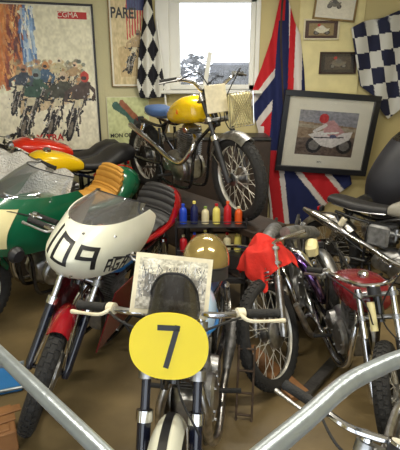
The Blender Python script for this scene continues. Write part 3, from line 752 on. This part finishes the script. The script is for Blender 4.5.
# ------------------------------------------------------------------ flags
def inpoly(P, x, y):
    r = False
    for i in range(len(P)):
        (x0, y0), (x1, y1) = P[i], P[i-1]
        if (y0 > y) != (y1 > y) and x < (x1-x0)*(y-y0)/(y1-y0)+x0: r = not r
    return r
def cloth(name, label, cat, sil, Y, colf, fold, cell=1.0, th=.004):
    xs = [p[0] for p in sil]; ys = [p[1] for p in sil]; x0, x1, y0, y1 = min(xs), max(xs), min(ys), max(ys)
    # rows: horizontal extent per row, so the edge is smooth
    nr = int((y1-y0)/cell); nc = int((x1-x0)/cell*1.0); vs = []; cols = []; fs = []
    def ext(y):
        X = []
        for i in range(len(sil)):
            (a0, b0), (a1, b1) = sil[i], sil[i-1]
            if (b0 > y) != (b1 > y): X.append((a1-a0)*(y-b0)/(b1-b0)+a0)
        return (min(X), max(X)) if len(X) > 1 else None
    rows = []
    for j in range(nr+1):
        y = y0+.01+(y1-y0-.02)*j/nr; e_ = ext(y)
        if not e_: e_ = rows[-1][1:3] if rows else (x0, x1)
        rows.append((y, e_[0], e_[1]))
    for (y, a_, c_) in rows:
        for i in range(nc+1):
            x = a_+(c_-a_)*i/nc; vs.append(at(x, y, Y+fold(x, y)))
    W1 = nc+1
    for j in range(nr):
        for i in range(nc):
            fs.append((j*W1+i, (j+1)*W1+i, (j+1)*W1+i+1, j*W1+i+1)); y = (rows[j][0]+rows[j+1][0])/2; x = ((rows[j][1]+rows[j+1][1])/2)+(((rows[j][2]+rows[j+1][2])-(rows[j][1]+rows[j+1][1]))/2)*(i+.5)/nc
            cols.append(colf(x, y))
    me = bpy.data.meshes.new(name); me.from_pydata([tuple(v) for v in vs], [], fs); me.materials.append(MATS['printed_cloth'])
    at_ = me.color_attributes.new('paint', 'FLOAT_COLOR', 'CORNER'); arr = []
    for c_ in cols:
        l = lin((c_[0]/255, c_[1]/255, c_[2]/255)); arr += [*l, 1]*4
    at_.data.foreach_set('color', arr); me.polygons.foreach_set('use_smooth', [True]*len(me.polygons))
    o = bpy.data.objects.new(name, me); C.objects.link(o); md = o.modifiers.new('thickness', 'SOLIDIFY'); md.thickness = th; md.offset = 0
    return tag(o, label, cat)
WHT, BLK, RED, BLU = (222, 222, 214), (24, 24, 34), (190, 28, 38), (24, 34, 84)
def uj(x, y):
    white = (214, 208, 204)
    # lower part: broad panel spreading right behind the big picture
    def band(p0, p1, w):
        t = (y-p0[1])/(p1[1]-p0[1]) if p1[1] != p0[1] else 0
        cx = p0[0]+(p1[0]-p0[0])*t; return abs(x-cx) < w/2
    if y > 150:
        if band((271, 150), (281, 240), 11): return RED
        if band((272, 150), (281, 240), 20): return white
        xc = 284+(y-150)*.80
        if x > xc and x < xc+20+(y-150)*.05: return RED
        if xc-7 < x <= xc or xc+20 <= x < xc+28: return white
        return BLU
    if x > 304-.03*y: return BLU if x < 340 else BLU
    if x > 296 and y > 8: return white if x < 302 else BLU
    if band((283, 0), (276, 110), 5+y*.03) : return RED if y < 20 else BLU
    if 281-.02*y < x: 
        if x > 291-.04*y and x < 297-.04*y: return RED
        return BLU if x < 289 else white
    s = x-(276-.16*y)
    d = y+ (x-260)*1.3
    if 96 < d < 116 and x < 276: return BLU
    if 88 < d <= 96 and x < 276: return white
    if 116 <= d < 126 and x < 274: return white
    if y > 126 and x < 264: return white
    return RED
cloth('union_flag', 'faded union flag draped from a pole beside the big framed photo', 'flag',
      [(281, -6), (287, -6), (294, 20), (300, 34), (304, 70), (306, 110), (312, 140), (345, 150), (352, 184), (338, 194), (322, 208), (306, 224), (296, 240), (286, 242), (270, 236), (270, 205), (262, 160), (258, 130), (252, 108), (250, 96), (262, 66), (272, 36)],
      WY-.06, uj, lambda x, y: .022*math.sin((x-y*.04)*.42)*min(1, max(.15, (250-y)/150))-.0, 1.1)
b = MB().mat('dark_wood').tube([at(284, -18, WY-.10), at(281, 40, WY-.08), at(286, 150, WY-.07)], .012, 10); b.mat('old_chrome').lathe([(0, .03), (.018, .015), (.02, 0), (.012, -.02)], at(284, -18, WY-.10), 'z', 12)
tag(b.build('flag_pole'), 'dark wooden pole carrying the union flag', 'pole')
def chk1(x, y):
    p, q = (x-150)/11.5+.25, y/25; return BLK if (math.floor(p+q)+math.floor(p-q)) % 2 == 0 else WHT
cloth('chequered_flag', 'black and white chequered flag hanging in the corner left of the window', 'flag',
      [(144, -8), (151, -8), (154, 20), (159, 50), (167, 98), (158, 90), (150, 99), (140, 98), (137, 84), (139, 50), (143, 20)], WY-.12, chk1, lambda x, y: .03*math.sin(x*.5), .9)
def chk2(x, y):
    xx, yy = x-352-(y-20)*.14, y-22+(x-352)*.16
    return (28, 32, 60) if (math.floor(xx/12.5)+math.floor(yy/16.5)) % 2 == 0 else (206, 206, 200)
cloth('chequered_flag', 'chequered flag with dark blue squares pinned at the upper right corner', 'flag',
      [(351, 28), (364, 21), (382, 18), (400, 10), (420, 5), (424, 100), (402, 108), (388, 119), (382, 112), (374, 96), (360, 86), (356, 60)], WY-.10, chk2, lambda x, y: .03*math.sin(x*.22+y*.03), 1.1)
o = MB().mat('photo_white').box((0, 0, .2), (.05, .012, .42), Matrix.Rotation(.16, 3, 'Y'), .003).build('white_slat'); o.location = ((at(207, 92, WY-.05)).x, WY-.06, wz0+.005); tag(o, 'white slat leaning on the window sill', 'slat')
b = MB().mat('window_white').tube([at(157, 20, WY-.07), at(169, 132, WY-.12)], .012, 10); tag(b.build('flag_stick'), 'thin white stick of the chequered flag left of the window', 'stick')

# ------------------------------------------------------------------ platform and bench
TOPZ = .72
def bench():
    E = empty('workbench', Matrix.Translation((.0, 3.9, 0)), 'dark bench carrying the yellow-tanked motorcycle', 'bench')
    b = MB().mat('dark_wood'); R = Matrix.Rotation(math.radians(-53), 3, 'Z')
    b.box((-.07, -.02, TOPZ-.03), (1.95, .34, .06), R, .01); b.build('bench_top', E)
    for sx in (-.85, .1, .85):
        for sy in (-.13, .13):
            p = R @ Vector((sx, sy, 0)); MB().mat('greasy').box((p.x-.07, p.y-.02, (TOPZ-.06)/2), (.045, .045, TOPZ-.06), R, .006).build('leg', E)
    MB().mat('dark_wood').box((-.07, -.02, .30), (1.8, .30, .025), R, .005).build('shelf', E)
bench()
E = empty('cabinet', Matrix.Translation((at(203, 100, 5.2).x, 5.2, 0)), 'low cabinet added as a dark backdrop behind the bench', 'cabinet')  # added to make the wall area behind the bench dark
MB().mat('dark_wood').box((0, .02, .58), (1.46, .40, 1.10), None, .01).build('body', E); MB().mat('greasy').box((0, 0, 1.12), (1.5, .44, .04), None, .01).build('top', E)
for k in range(3):
    dr = MB().mat('dark_wood').box((-.51+.51*k, -.19, .6), (.48, .02, 1.0), None, .006).build('door', E); MB().mat('old_chrome').tube([(-.33+.51*k, -.215, .6), (-.33+.51*k, -.215, .72)], .008, 8).build('handle', dr)
def bottle(x, y, z, h, r, m, capm, label, kind='bottle'):
    b = MB().mat(m).lathe([(0, 0), (r, 0), (r*1.03, h*.05), (r, h*.6), (r*.9, h*.72), (r*.4, h*.82), (r*.38, h*.9), (0, h*.9)], (0, 0, 0), 'z', 16)
    o = b.build(kind); o.location = (x, y, z); tag(o, label, 'bottle', 'bottles in front of the bench')
    b = MB().mat(capm).disc((0, 0, h*.93), r*.45, h*.12, 'z', 12); b.build('cap', o)
def crate(c, d, m, label, name='crate'):
    x, y, z = c; w, l, h = d; b = MB().mat(m)
    b.box((0, 0, .01), (w, l, .02)); 
    for (cx_, cy_, sx, sy) in ((-w/2, 0, .015, l), (w/2, 0, .015, l), (0, -l/2, w, .015), (0, l/2, w, .015)):
        for k in range(3): b.box((cx_, cy_, h*(.18+.32*k)), (sx+.01, sy+.01, h*.24), None, .004)
    o = b.build(name); o.location = c; return tag(o, label, 'crate')
BOT = [(182, 190, 'b_red', 'letter_black', 'red'), (194, 208, 'b_orange', 'b_cream', 'orange'), (202, 200, 'b_blue', 'b_cream', 'blue'), (209, 214, 'b_blue', 'b_yellow', 'darker blue'),
       (206, 186, 'b_cream', 'b_blue', 'cream'), (222, 205, 'b_yellow', 'b_cream', 'yellow'), (196, 226, 'b_orange', 'b_red', 'second orange'), (216, 222, 'b_navy', 'b_blue', 'navy'), (227, 234, 'b_yellow', 'b_green', 'yellow green-capped'), (232, 216, 'b_navy', 'b_orange', 'navy orange-capped'), (186, 224, 'b_red', 'b_cream', 'cream-capped red'), (238, 240, 'b_green', 'b_cream', 'green')]
E = empty('bottle_rack', Matrix.Translation((0, 3.12, 0)), 'black wire rack of coloured bottles below the yellow motorcycle', 'rack')
RY = 3.16
b = MB().mat('black_satin'); r0, r1 = at(176, 200, RY).x, at(246, 200, RY).x
for z in (.30, .52, .74):
    b.box(((r0+r1)/2, .04, z-.01), (r1-r0, .16, .008))
    for yy in (-.04, .12): b.tube([(r0, yy, z+.03), (r1, yy, z+.03)], .004, 6, smooth=False)
b.build('shelf', E)
for xx in (r0, r1):
    for yy in (-.04, .12): MB().mat('black_satin').tube([(xx, yy, 0), (xx, yy, .80)], .006, 6, smooth=False).build('leg', E)
i = 0
for lev, z in enumerate((.52, .74, .30)):
    for k in range(6):
        if i >= 16: break
        c_ = BOT[i % 12]; xx = r0+.05+(r1-r0-.1)*k/5; 
        nm = ['red', 'orange', 'bright blue', 'navy', 'cream', 'yellow'][(k+lev*2) % 6]; mm = ['b_red', 'b_orange', 'b_blue', 'b_navy', 'b_cream', 'b_yellow'][(k+lev*2) % 6]
        cp_ = ['b_cream', 'b_blue', 'b_yellow', 'b_green', 'b_red', 'b_orange'][(k+lev) % 6]
        bottle(xx, 3.17, z-.005, .13+.02*((k*7+lev) % 3), .028, mm, cp_, nm+' bottle on the '+['middle', 'top', 'bottom'][lev]+' shelf of the wire rack'); i += 1

# low plinth carrying the back row on the left
b = MB().mat('dark_wood').box((-1.5, 4.25, .1), (1.6, .9, .2), None, .01)
for k in range(6): b.box((-1.5, 3.88+.15*k, .206), (1.6, .16, .012), None, .003)
tag(b.build('plinth'), 'low dark wooden plinth under the back row of motorcycles', 'plinth')

# ------------------------------------------------------------------ motorcycles
f109 = atz(38, 428, 0)
E109, M109, H109 = bike('racing_motorcycle', 'red racing motorcycle with white fairing numbered 109', (f109.x-.02, f109.y+.09), -107, 12, 1.0, steer=22, tank='red_paint', tz=-.02, ts=.95,
     seat='race', shell='red_paint', seatmat='seat_black', fender='dark_red_paint', rfender=None, fa0=72, fa1=140, fw=.105, bars='clip', stanchion='chrome', slider='navy_paint', collar=1, frame='black_paint', exhaust='low', mega=1, silmat='black_satin', clocks=1, tw=.085, fdrum=.1)
F, S = fairing(E109, 'white_paint', top=1.09, bot=.83, nose=.67, hw=.215, xr=-.06, scrtop=1.19)
R_ = .205
surf = lambda x, y, h: S(max(-1, min(1, (x-.01)*3.3+.10)), y-.32*(x-.01), h+.004)
zc, dh = .985, .046
strokes((b := MB().mat('letter_black')), [[(-.088, zc-dh), (-.088, zc+dh)]], surf, .015)
b.build('race_number', F)
strokes((b := MB().mat('letter_black')), [[(-.048, zc-dh), (.012, zc-dh), (.012, zc+dh), (-.048, zc+dh), (-.048, zc-dh)]], surf, .015)
b.build('race_number', F)
strokes((b := MB().mat('letter_black')), [[(.108, zc-dh), (.108, zc+dh), (.052, zc+dh), (.052, zc+.004), (.108, zc+.004)]], surf, .015)
b = b
b.build('race_number', F)
b = MB().mat('letter_black')
def side(x, y, h): p = S(.86+0*x, y, 0); q = S(.80, y, 0); return S(min(1, .56+x), y-.12*x, h+.004)
x0, z0_ = .06, .66
for q_, L_ in enumerate(([[(0, 0), (.25, 1), (.8, 1), (.8, 0)], [(.1, .45), (.8, .45)]], [[(.8, 1), (0, 1), (0, 0), (.8, 0), (.8, .5), (.45, .5)]], [[(0, 0), (.25, 1), (.8, 1), (.8, 0)], [(.1, .45), (.8, .45)]])):
    strokes(b, [[(q_*.10+x*.075, .865+.065*y) for x, y in l] for l in L_], side, .013, 3)
b.build('lettering', F)
for (x, y) in ((-.09, 1.06), (.03, 1.07), (.15, 1.08), (-.09, .87), (.03, .87), (.17, .93)): MB().mat('chrome').disc(surf(x, y, .0), .007, .012, 'x', 10).build('fastener', F)
b = MB().mat('maroon_paint').sheet(lambda a, c: Vector((.46-.60*a-.05*c, .17+.04*c, .34+.38*c+.05*a*(1-c))), 20, 8, .006).build('lower_fairing', E109)
b = MB().mat('maroon_paint').sheet(lambda a, c: Vector((.38-.65*a-.05*c, -.17-.03*c, .32+.30*c+.05*a*(1-c))), 20, 8, .006).build('lower_fairing', E109)
b = MB().mat('blue_stripe').loft([(.34, .78, .06, .04, .05), (.2, .76, .15, .05, .06), (0, .74, .14, .05, .06), (-.12, .74, .05, .02, .03)], 16).build('side_panel', E109)

EGR, MG, HG = bike('racing_motorcycle', 'green racing motorcycle with ochre ribbed seat and clear screen', (-1.64, 2.78), -122, 12, 1.03, z0=0, steer=0, tank='green_paint', tz=-.02,
     seat='race', shell='green_paint', seatmat='seat_ochre', fender='green_paint', rfender=None, bars='clip', slider='old_chrome', frame='black_paint', mega=1, silmat='old_chrome', clocks=1, fdrum=.11)
F2, S2 = fairing(EGR, 'green_paint', top=1.02, bot=.64, nose=.66, hw=.25, xr=-.12, scrtop=1.18)
b = MB().mat('cream_plate').sheet(lambda a, c: S2((a-.5)*.95, .72+.25*c, .012), 20, 12, .004); b.build('number_plate', F2)
b = MB().mat('black_satin').lathe([(0, 0), (.05, 0), (.055, .02), (.04, .05), (0, .055)], (.52, .25, .72), 'y', 20).build('air_intake', F2)

bike('motorcycle', 'blue motorcycle with black humped seat and yellow tank behind the green racer', (-1.80, 3.66), -137, 8, .98, z0=.212, steer=4, tank='yellow_paint', seat='hump', fender='alloy', bars='low', frame='navy_paint', lamp='chrome', rfender='navy_paint')
bike('motorcycle', 'bright red motorcycle with black humped seat beside the big poster', (-2.18, 4.40), -158, 6, .97, z0=.212, steer=6, tank='bright_red', ts=1.15, tl=1.2, seat='hump', fender='bright_red', bars='low', lamp='black_satin', tz=.05)

# yellow-tanked trials machine on the bench
fy_ = atz(238, 219, TOPZ)
EY, MY, HY = bike('trials_motorcycle', 'classic trials motorcycle with yellow tank and blue seat up on the bench', (fy_.x+.0, fy_.y-.03), -54, -2, .94, wb=1.46, rf=.345, rr=.335, tz=-.03, z0=TOPZ+.003, steer=-6, tank='yellow_paint', ts=1.12, tl=.95, th=1.2, sl=.66, thin=True,
     seat='flat', seatmat='seat_blue', fender='alloy', rfender=None, bars='wide', exhaust='up', exdz=-.06, fa0=62, fa1=160, frame='black_paint', engine='alloy', slider='black_satin', stanchion='black_satin', collar=1, lamp=None, badge=('B', 'amber', .05), stand=False, ra1=170)
b = MB(); b.M = MY; c = HY(.60, .12)
b.mat('ivory').box(c+Vector((.0, -.055, .02)), (.008, .19, .21), Matrix.Rotation(math.radians(-8), 3, 'Y'), .004); b.build('number_plate', EY)
b = MB(); b.M = MY; c = HY(.50, .16)+Vector((0, .10, .0)); b.mat('chrome')
for i in range(-5, 6):
    b.tube([c+Vector((.03, max(-.11, i*.03-.11), -.13 if True else 0)), c+Vector((.03, min(.11, i*.03+.11), .13))], .0022, 4, smooth=False); b.tube([c+Vector((.034, min(.11, i*.03+.11), -.13)), c+Vector((.034, max(-.11, i*.03-.11), .13))], .0022, 4, smooth=False)
b.tube([c+Vector((.03, -.11, -.13)), c+Vector((.03, .11, -.13)), c+Vector((.03, .11, .13)), c+Vector((.03, -.11, .13))], .006, 6, closed=True, smooth=False)
b.mat('cream_plate').box(c, (.03, .2, .24), None, .01)
b.build('mesh_guard', EY)

# number 7
SEVEN = 1
E7, M7, H7 = bike('racing_motorcycle', 'blue and silver racing motorcycle with yellow oval number 7 plate', (-.115, 1.145), -97, -1, .97, steer=3, tank='blue_white', ts=1.0, stripe='blue_stripe', tz=-.02,
     seat='flat', seatmat='seat_blue', fender='white_paint', rfender='alloy', bars='low', fw=.11, fa0=40, fa1=150, grip='rubber', leverc='ivory', slider='navy_paint', stanchion='navy_paint', collar=1, frame='black_paint', exhaust='both', exmat='old_chrome', mega=1, silmat='cast', stand=False, clocks=False, tw=.085)
# make plate & flyscreen & sheet in front-end space
b = MB(); b.M = M7; pc = H7(.615, .145); pr = Matrix.Rotation(math.radians(-14), 3, 'Y')
def oval(b, hw, hh, t, ex=2.3, x0=0):
    vs = []; n = 48
    for xx in (x0, x0+t):
        for k in range(n):
            q = 2*PI*k/n; co, si = math.cos(q), math.sin(q)
            vs.append(pc+pr @ Vector((xx, hw*abs(co)**(2/ex)*(1 if co > 0 else -1), hh*abs(si)**(2/ex)*(1 if si > 0 else -1))))
    fs = [list(range(n)), [n+k for k in range(n)][::-1]]+[[k, (k+1) % n, n+(k+1) % n, n+k] for k in range(n)]
    b.add(vs, fs)
oval(b.mat('plate_yellow'), .136, .116, .005); PL = b.build('number_plate', E7)
b = MB(); b.M = M7
def ps(x, y, h): return pc+pr @ Vector((.0055+max(h, 0), x, y))
strokes(b.mat('letter_black'), [[(-.030, .064), (.028, .064), (-.006, -.066)]], ps, .0185, 2)
b.build('race_number', PL)
b = MB(); b.M = M7
def fs_(a, c):
    u_ = (a-.5)*2; wv = .094*(1-.0*c); z = .075+.16*c*math.sqrt(max(0, 1-abs(u_)**2.6*.999))
    return pc+pr @ Vector((-.03-.05*c-.05*u_*u_, wv*u_, z))
b.mat('smoked_glass').sheet(fs_, 26, 10, .003); FS = b.build('flyscreen', E7)
b = MB(); b.M = M7; b.mat('black_satin').tube([fs_(i/20, 1) for i in range(21)], .005, 6); b.build('screen_edging', FS)

b = MB(); b.M = M7; c7 = Vector((.69, 0, .325)); b.mat('letter_black').sheet(lambda a, c: c7+Vector((math.cos(math.radians(42+104*a))*.357, (c-.5)*.03, math.sin(math.radians(42+104*a))*.357)), 24, 3, .002); b.build('mudguard_stripe', [o for o in E7.children if o.name.startswith('front_mudguard')][0])
# photo sheet propped behind the fly screen
TL, TR, BR_, BL = at(137, 252, 1.52), at(213, 260, 1.52), at(208, 319, 1.42), at(131, 312, 1.42)
cv = Canvas(70, 54, (176, 170, 156)); cv.poly([(0, 0), (1, 0), (1, .3), (0, .35)], (206, 200, 180)); cv.speck(.16, 24, 3); cv.speck(.12, 60, 9)
cv.poly([(.1, .3), (.9, .35), (.9, .8), (.1, .75)], (84, 80, 74), .6)
for i in range(110): 
    x = rs.uniform(.03, .97); y = rs.uniform(.2, .8); cv.line([(x, y), (x+rs.uniform(-.05, .05), y-rs.uniform(.05, .2))], .012, tuple([int(rs.choice([60, 90, 130, 210]))]*3), .8)
ux_ = (TR-TL).normalized(); SW = (TR-TL).length; SH = (BL-TL).length; uz_ = (TL-BL).normalized()
framed('photo_sheet', 'mounted black and white photograph propped behind the number 7 fly screen', 'photograph', TL, ux_, uz_, SW, SH, 0, 'ivory', cv, .016, False, .004, 'ivory')

# helmet on the number 7 seat
def helmet(c, s, a_):
    E = empty('crash_helmet', Matrix.Translation(c) @ Matrix.Rotation(a_, 4, 'Z') @ Matrix.Scale(s, 4), 'gold and cream open-face helmet on the blue seat', 'helmet')
    def fn(u_, v):
        q = u_*2*PI; ph = v*PI*.62; front = .5+.5*math.cos(q); ph *= (1-.22*front)
        r = .135; return Vector((r*1.12*math.sin(ph)*math.cos(q), r*.92*math.sin(ph)*math.sin(q), .10+r*1.05*math.cos(ph)))
    MB().mat('gold_helmet').sheet(fn, 40, 18, .008).build('shell', E)
    MB().mat('seat_black').tube([fn(i/30, 1.0) for i in range(30)], .007, 8, closed=True).build('rim_trim', E)
    b = MB().mat('ivory'); b.sheet(lambda u_, v: fn(.06*(u_-.5)+.25, v)*1.006+Vector((0, 0, 0)), 4, 14, .004); b.sheet(lambda u_, v: fn(.06*(u_-.5)+.75, v)*1.006, 4, 14, .004); b.build('stripe', E)
    b = MB().mat('leather').sheet(lambda u_, v: fn(.12+.0+.2*(u_-.5), 1)*Vector((1, 1, 1)).x+Vector((0, .0, -.07*v)), 8, 4, .006); b.build('ear_flap', E)
helmet(Vector((.03, 2.10, .79)), .92, -1.7)
# blue tray table etc.

# ---- right hand machines
E1, M1, H1 = bike('motorcycle', 'stripped chrome-engined motorcycle with red cloth over its handlebar', (.50, 2.31), -108, -14, .97, steer=-16, ft=.52, wb=1.24, tank=None, seat=None, fender=None, rfender=None, bars=None, slider='old_chrome', frame='greasy',
     exhaust='both', exmat='chrome', engine='old_chrome', barrel='alloy', rr=.31, rf=.335, stand=False, tw=.075, nsp=32, oiltank='old_chrome', clocks=False, tail=False)
b = MB().mat('purple_chrome').tube([(.10, .10, .66), (.20, .18, .62), (.24, .25, .48), (.16, .27, .32), (.0, .26, .24)], .030, 12); b.build('exhaust_header', E1)
MB().mat('chrome').tube([(.10, .06, .68), (.14, .17, .66), (.12, .24, .50), (.02, .26, .36), (-.2, .25, .30)], .026, 12).build('exhaust_header', E1)
MB().mat('cream_plate').box((.06, .25, .66), (.12, .08, .10), Matrix.Rotation(.3, 3, 'Y'), .02).build('air_filter', E1)
MB().mat('cast').tube([(.22, .12, .84), (.10, .17, .80), (-.16, .24, .70), (-.22, .26, .67)], [.04, .048, .048, .03], 16, smooth=False).build('silencer', E1)
MB().mat('old_chrome').tube([(.42, .14, .42), (.34, .18, .16), (.1, .20, .07), (-.2, .18, .12), (-.3, .12, .24)], .02, 10).build('frame_loop', E1)
MB().mat('chrome').lathe([(0, .05), (.05, .05), (.095, .035), (.11, 0), (.095, -.03), (0, -.03)], (.0, .19, .44), 'y', 28).build('clutch_cover', E1)
b = MB().mat('chrome'); b.M = M1
for s in (-1, 1): helix(b, H1(.30, .04, s*.05), H1(.62, .04, s*.05), .026, .006, 8)
b.build('fork_spring', E1)
b = MB(); b.M = M1; tp = H1(.72, 0)
b.mat('chrome').tube([tp+Vector((-.04, -.30, .04)), tp+Vector((.0, -.15, .03)), tp+Vector((.02, 0, 0)), tp+Vector((.0, .15, .03)), tp+Vector((-.04, .30, .04))], .0125); b.build('handlebar', E1)
b = MB().mat('cast').tube([(.30, .02, .80), (.18, .0, .80), (-.04, -.0, .79), (-.14, 0, .77)], [.04, .06, .058, .03], 18); b.build('fuel_tank', E1)
# red cloth over the bar
mw = E1.matrix_world.copy()
bpy.context.view_layer.update(); mw = E1.matrix_world.copy()
cc = mw @ (M1 @ H1(.75, 0))
def rc(u_, v):
    x = (u_-.5)*2; y = (v-.5)*2
    d = math.sqrt((x*1.0)**2+(y*1.0)**2)
    z = .045-.05*d-.17*max(0, d-.45)**1.1+.016*math.sin(x*7+y*3)+.012*math.sin(y*9-x*2)
    return Vector((x*.17*(1-.20*max(0, d-.6))+.012*math.sin(y*8), y*.15+.014*math.sin(x*9), z))
o = MB().mat('red_cloth').sheet(rc, 34, 34, .004).build('red_cloth'); o.location = cc+Vector((-.01, -.03, .0)); o.rotation_euler = (0, math.radians(-22), .5)
tag(o, 'crumpled bright red cloth draped over a motorcycle handlebar', 'cloth')

bike('motorcycle', 'classic motorcycle with grey lettered tank and flat black seat below the big photo', (2.08, 2.90), -42, 5, .93, steer=8, tank='silver_tank', ts=1.1, badge=('NX', 'letter_black', .10), seat='flat', fender='old_chrome', rfender='old_chrome', bars='wide', exhaust='up', exdz=-.08, exmat='chrome', shock='ivory', frame='black_paint', lamp='chrome', oiltank='cast', ra1=200)
E2, M2, H2 = bike('motorcycle', 'motorcycle with maroon tank and tall chrome forks at the right edge', (.97, 1.80), -88, -5, .86, steer=-30, ft=.75, tank='maroon_paint', ts=1.15, tz=-.12, tl=1.1, seat=None, fender=None, rfender='alloy', bars='wide', slider='chrome', stanchion='chrome', shroud=None, frame='black_paint', exhaust='low', stand=False, clocks=1)
b = MB(); b.M = M2
b.mat('cream_plate').tube([H2(.40, .02, -.03), H2(.62, .02, -.03)], .022, 10)
b.build('damper', E2)
EB, MBk, HBk = bike('motorcycle', 'tall black-faired motorcycle behind the grey-tanked one', (1.62, 4.12), -165, 6, 1.12, steer=0, tank='black_paint', seat='race', shell='black_paint', fender='black_paint', bars='clip', clocks=False, frame='black_paint', rfender=None)
fairing(EB, 'dull_black', 'smoked_glass', top=1.10, bot=.45, nose=.78, hw=.30, xr=-.05, scrtop=1.30)
E3, M3, H3 = bike('motorcycle', 'bare motorcycle chassis with chrome handlebars behind the railing, bottom right', (.30, .76), -128, 4, .86, steer=10, tank=None, seat=None, fender=None, rfender=None, bars='low', frame='alloy', slider='chrome', exhaust=None, stand=False, clocks=1, tail=False, tw=.06)

# bubble wrap over the row
def bw(u_, v):
    x, y = (u_-.5)*2, (v-.5)*2
    return Vector((x*.46, y*.26, .05-.10*x*x-.16*y*y+.03*math.sin(x*6+y*4)+.025*math.sin(y*9-x*3)+.012*math.sin(x*17)))
o = MB().mat('bubble_wrap').sheet(bw, 50, 34, .004).build('bubble_wrap'); o.location = at(12, 166, 3.45); o.rotation_euler = (.35, .25, .2)
tag(o, 'crumpled clear bubble wrap lying over handlebars at the left edge', 'plastic sheet')

# ---- floor things
def plank(name, label, p0, p1, w, t, m, cat='board'):
    p0, p1 = Vector(p0), Vector(p1); d = p1-p0; R = Matrix.Rotation(math.atan2(d.y, d.x), 3, 'Z')
    o = MB().mat(m).box((0, 0, t/2), (d.length, w, t), R, .006).build(name); o.location = (p0+p1)/2; return tag(o, label, cat)
plank('wooden_board', 'bare orange-brown wooden board on the floor beside the ladder stand', atz(246, 352, 0), atz(300, 400, 0), .13, .045, 'wood')
pa, pb = atz(290, 398, 0), atz(372, 322, 0)
plank('steel_channel', 'dark steel channel on the floor under the chrome-engined motorcycle', pa+Vector((0.08, 0, 0)), pb, .07, .04, 'greasy', 'channel')
pw = atz(0, 440, 0); o = MB().mat('wood').box((0, 0, .06), (.30, .22, .12), Matrix.Rotation(.5, 3, 'Z'), .006)
for k in range(3): o.box((.02, -.07+.07*k, .124), (.28, .05, .012), Matrix.Rotation(.5, 3, 'Z'), .003)
o = o.build('wooden_box'); o.location = (pw.x-.06, pw.y-.04, 0); tag(o, 'wooden box corner at the lower left edge', 'box')
pw = atz(2, 384, 0); E = empty('blue_tray', Matrix.Translation((pw.x-.05, pw.y, 0)) @ Matrix.Rotation(.35, 4, 'Z'), 'blue plastic tray on the floor at the left edge', 'tray')
b = MB().mat('blue_plastic').box((0, 0, .01), (.34, .26, .02), None, .008).build('tray_base', E)
b = MB().mat('steel_rail').tube([(-.17, -.13, .03), (.17, -.13, .03), (.17, .13, .03), (-.17, .13, .03)], .01, 8, closed=True, smooth=False).build('tray_rim', E)
# ladder-like stand
E = empty('ladder_stand', Matrix.Translation((.235, 1.98, 0)) @ Matrix.Rotation(-.15, 4, 'Z') @ Matrix.Rotation(-.28, 4, 'X'), 'narrow rusty ladder-shaped steel stand beside number 7', 'stand')
for s in (-1, 1): MB().mat('rusty_steel').box((s*.042, 0, .20), (.012, .016, .42), None, .003).build('upright', E)
for k in range(4): MB().mat('rusty_steel').tube([(-.042, 0, .03+.12*k), (.042, 0, .03+.12*k)], .007, 8).build('rung', E)

# ---- railing corner in the foreground
E = empty('steel_railing', Matrix.Translation((0, .46, 0)), 'tubular steel railing corner across the bottom of the photo', 'railing')
RZ = 1.10
A = [atz(x, y, RZ)-Vector((0, .46, 0)) for x, y in ((-60, 297), (0, 354), (50, 402), (100, 450))]
Bp = [atz(x, y, RZ)-Vector((0, .46, 0)) for x, y in ((240, 474), (270, 449), (306, 419), (345, 385), (375, 369), (402, 358), (470, 336))]
corner = atz(178, 525, RZ)-Vector((0, .46, 0))
b = MB().mat('steel_rail').tube([corner+Vector((-.012, 0.01, 0))]+A[::-1], .0165, 20); b.build('left_rail', E)['label'] = 'thinner brushed left rail'
b = MB().mat('steel_rail').tube([corner+Vector((.012, 0.01, 0))]+Bp, .021, 20); b.build('right_rail', E)['label'] = 'thicker right rail with a gentle bend'
b = MB().mat('steel_rail').tube([corner+Vector((0, 0, .015)), (corner.x, corner.y, .0)], .02, 16, smooth=False); b.build('post', E)
for pt in (A[0], Bp[-1]): MB().mat('steel_rail').tube([pt, (pt.x, pt.y, 0)], .019, 14, smooth=False).build('post', E)

# ------------------------------------------------------------------ light
w = bpy.data.worlds.new('world'); bpy.context.scene.world = w; w.use_nodes = True
bg = w.node_tree.nodes['Background']; bg.inputs['Color'].default_value = (.86, .93, 1, 1); bg.inputs['Strength'].default_value = 1.9
def tube_lamp(x, y, rot, e_):  # assumed ceiling battens, out of view, added to fill the room with light
    E = empty('unseen_ceiling_lamp', Matrix.Translation((x, y, HZ)) @ Matrix.Rotation(rot, 4, 'Z'), 'unseen fluorescent batten lamp assumed on the ceiling, added as fill light', 'lamp', 'unseen ceiling lamps')
    MB().mat('window_white').box((0, 0, -.03), (1.3, .09, .06), None, .01).build('lamp_body', E)
    m = bpy.data.materials.get('lamp_tube')
    if not m:
        m = bpy.data.materials.new('lamp_tube'); m.use_nodes = True; bs = m.node_tree.nodes['Principled BSDF']; bs.inputs['Emission Color'].default_value = (1, .96, .85, 1); bs.inputs['Emission Strength'].default_value = 4; MATS['lamp_tube'] = m
    MB().mat('lamp_tube').tube([(-.6, 0, -.08), (.6, 0, -.08)], .013, 10).build('lamp_tube', E)
    L = bpy.data.lights.new('lamp_light', 'AREA'); L.shape = 'RECTANGLE'; L.size = 1.2; L.size_y = .08; L.energy = e_; L.color = (1, .94, .80)
    o = bpy.data.objects.new('lamp_light', L); C.objects.link(o); o.parent = E; o.location = (0, 0, -.10)
tube_lamp(-.9, 1.6, 0, 26); tube_lamp(1.2, 1.6, 0, 26); tube_lamp(.4, 3.7, 0, 26)
s_ = bpy.context.scene; s_.view_settings.view_transform = 'Standard'; s_.view_settings.look = 'None'; s_.view_settings.exposure = .62; s_.view_settings.gamma = 1
try: s_.view_settings.use_curve_mapping = False
except Exception: pass
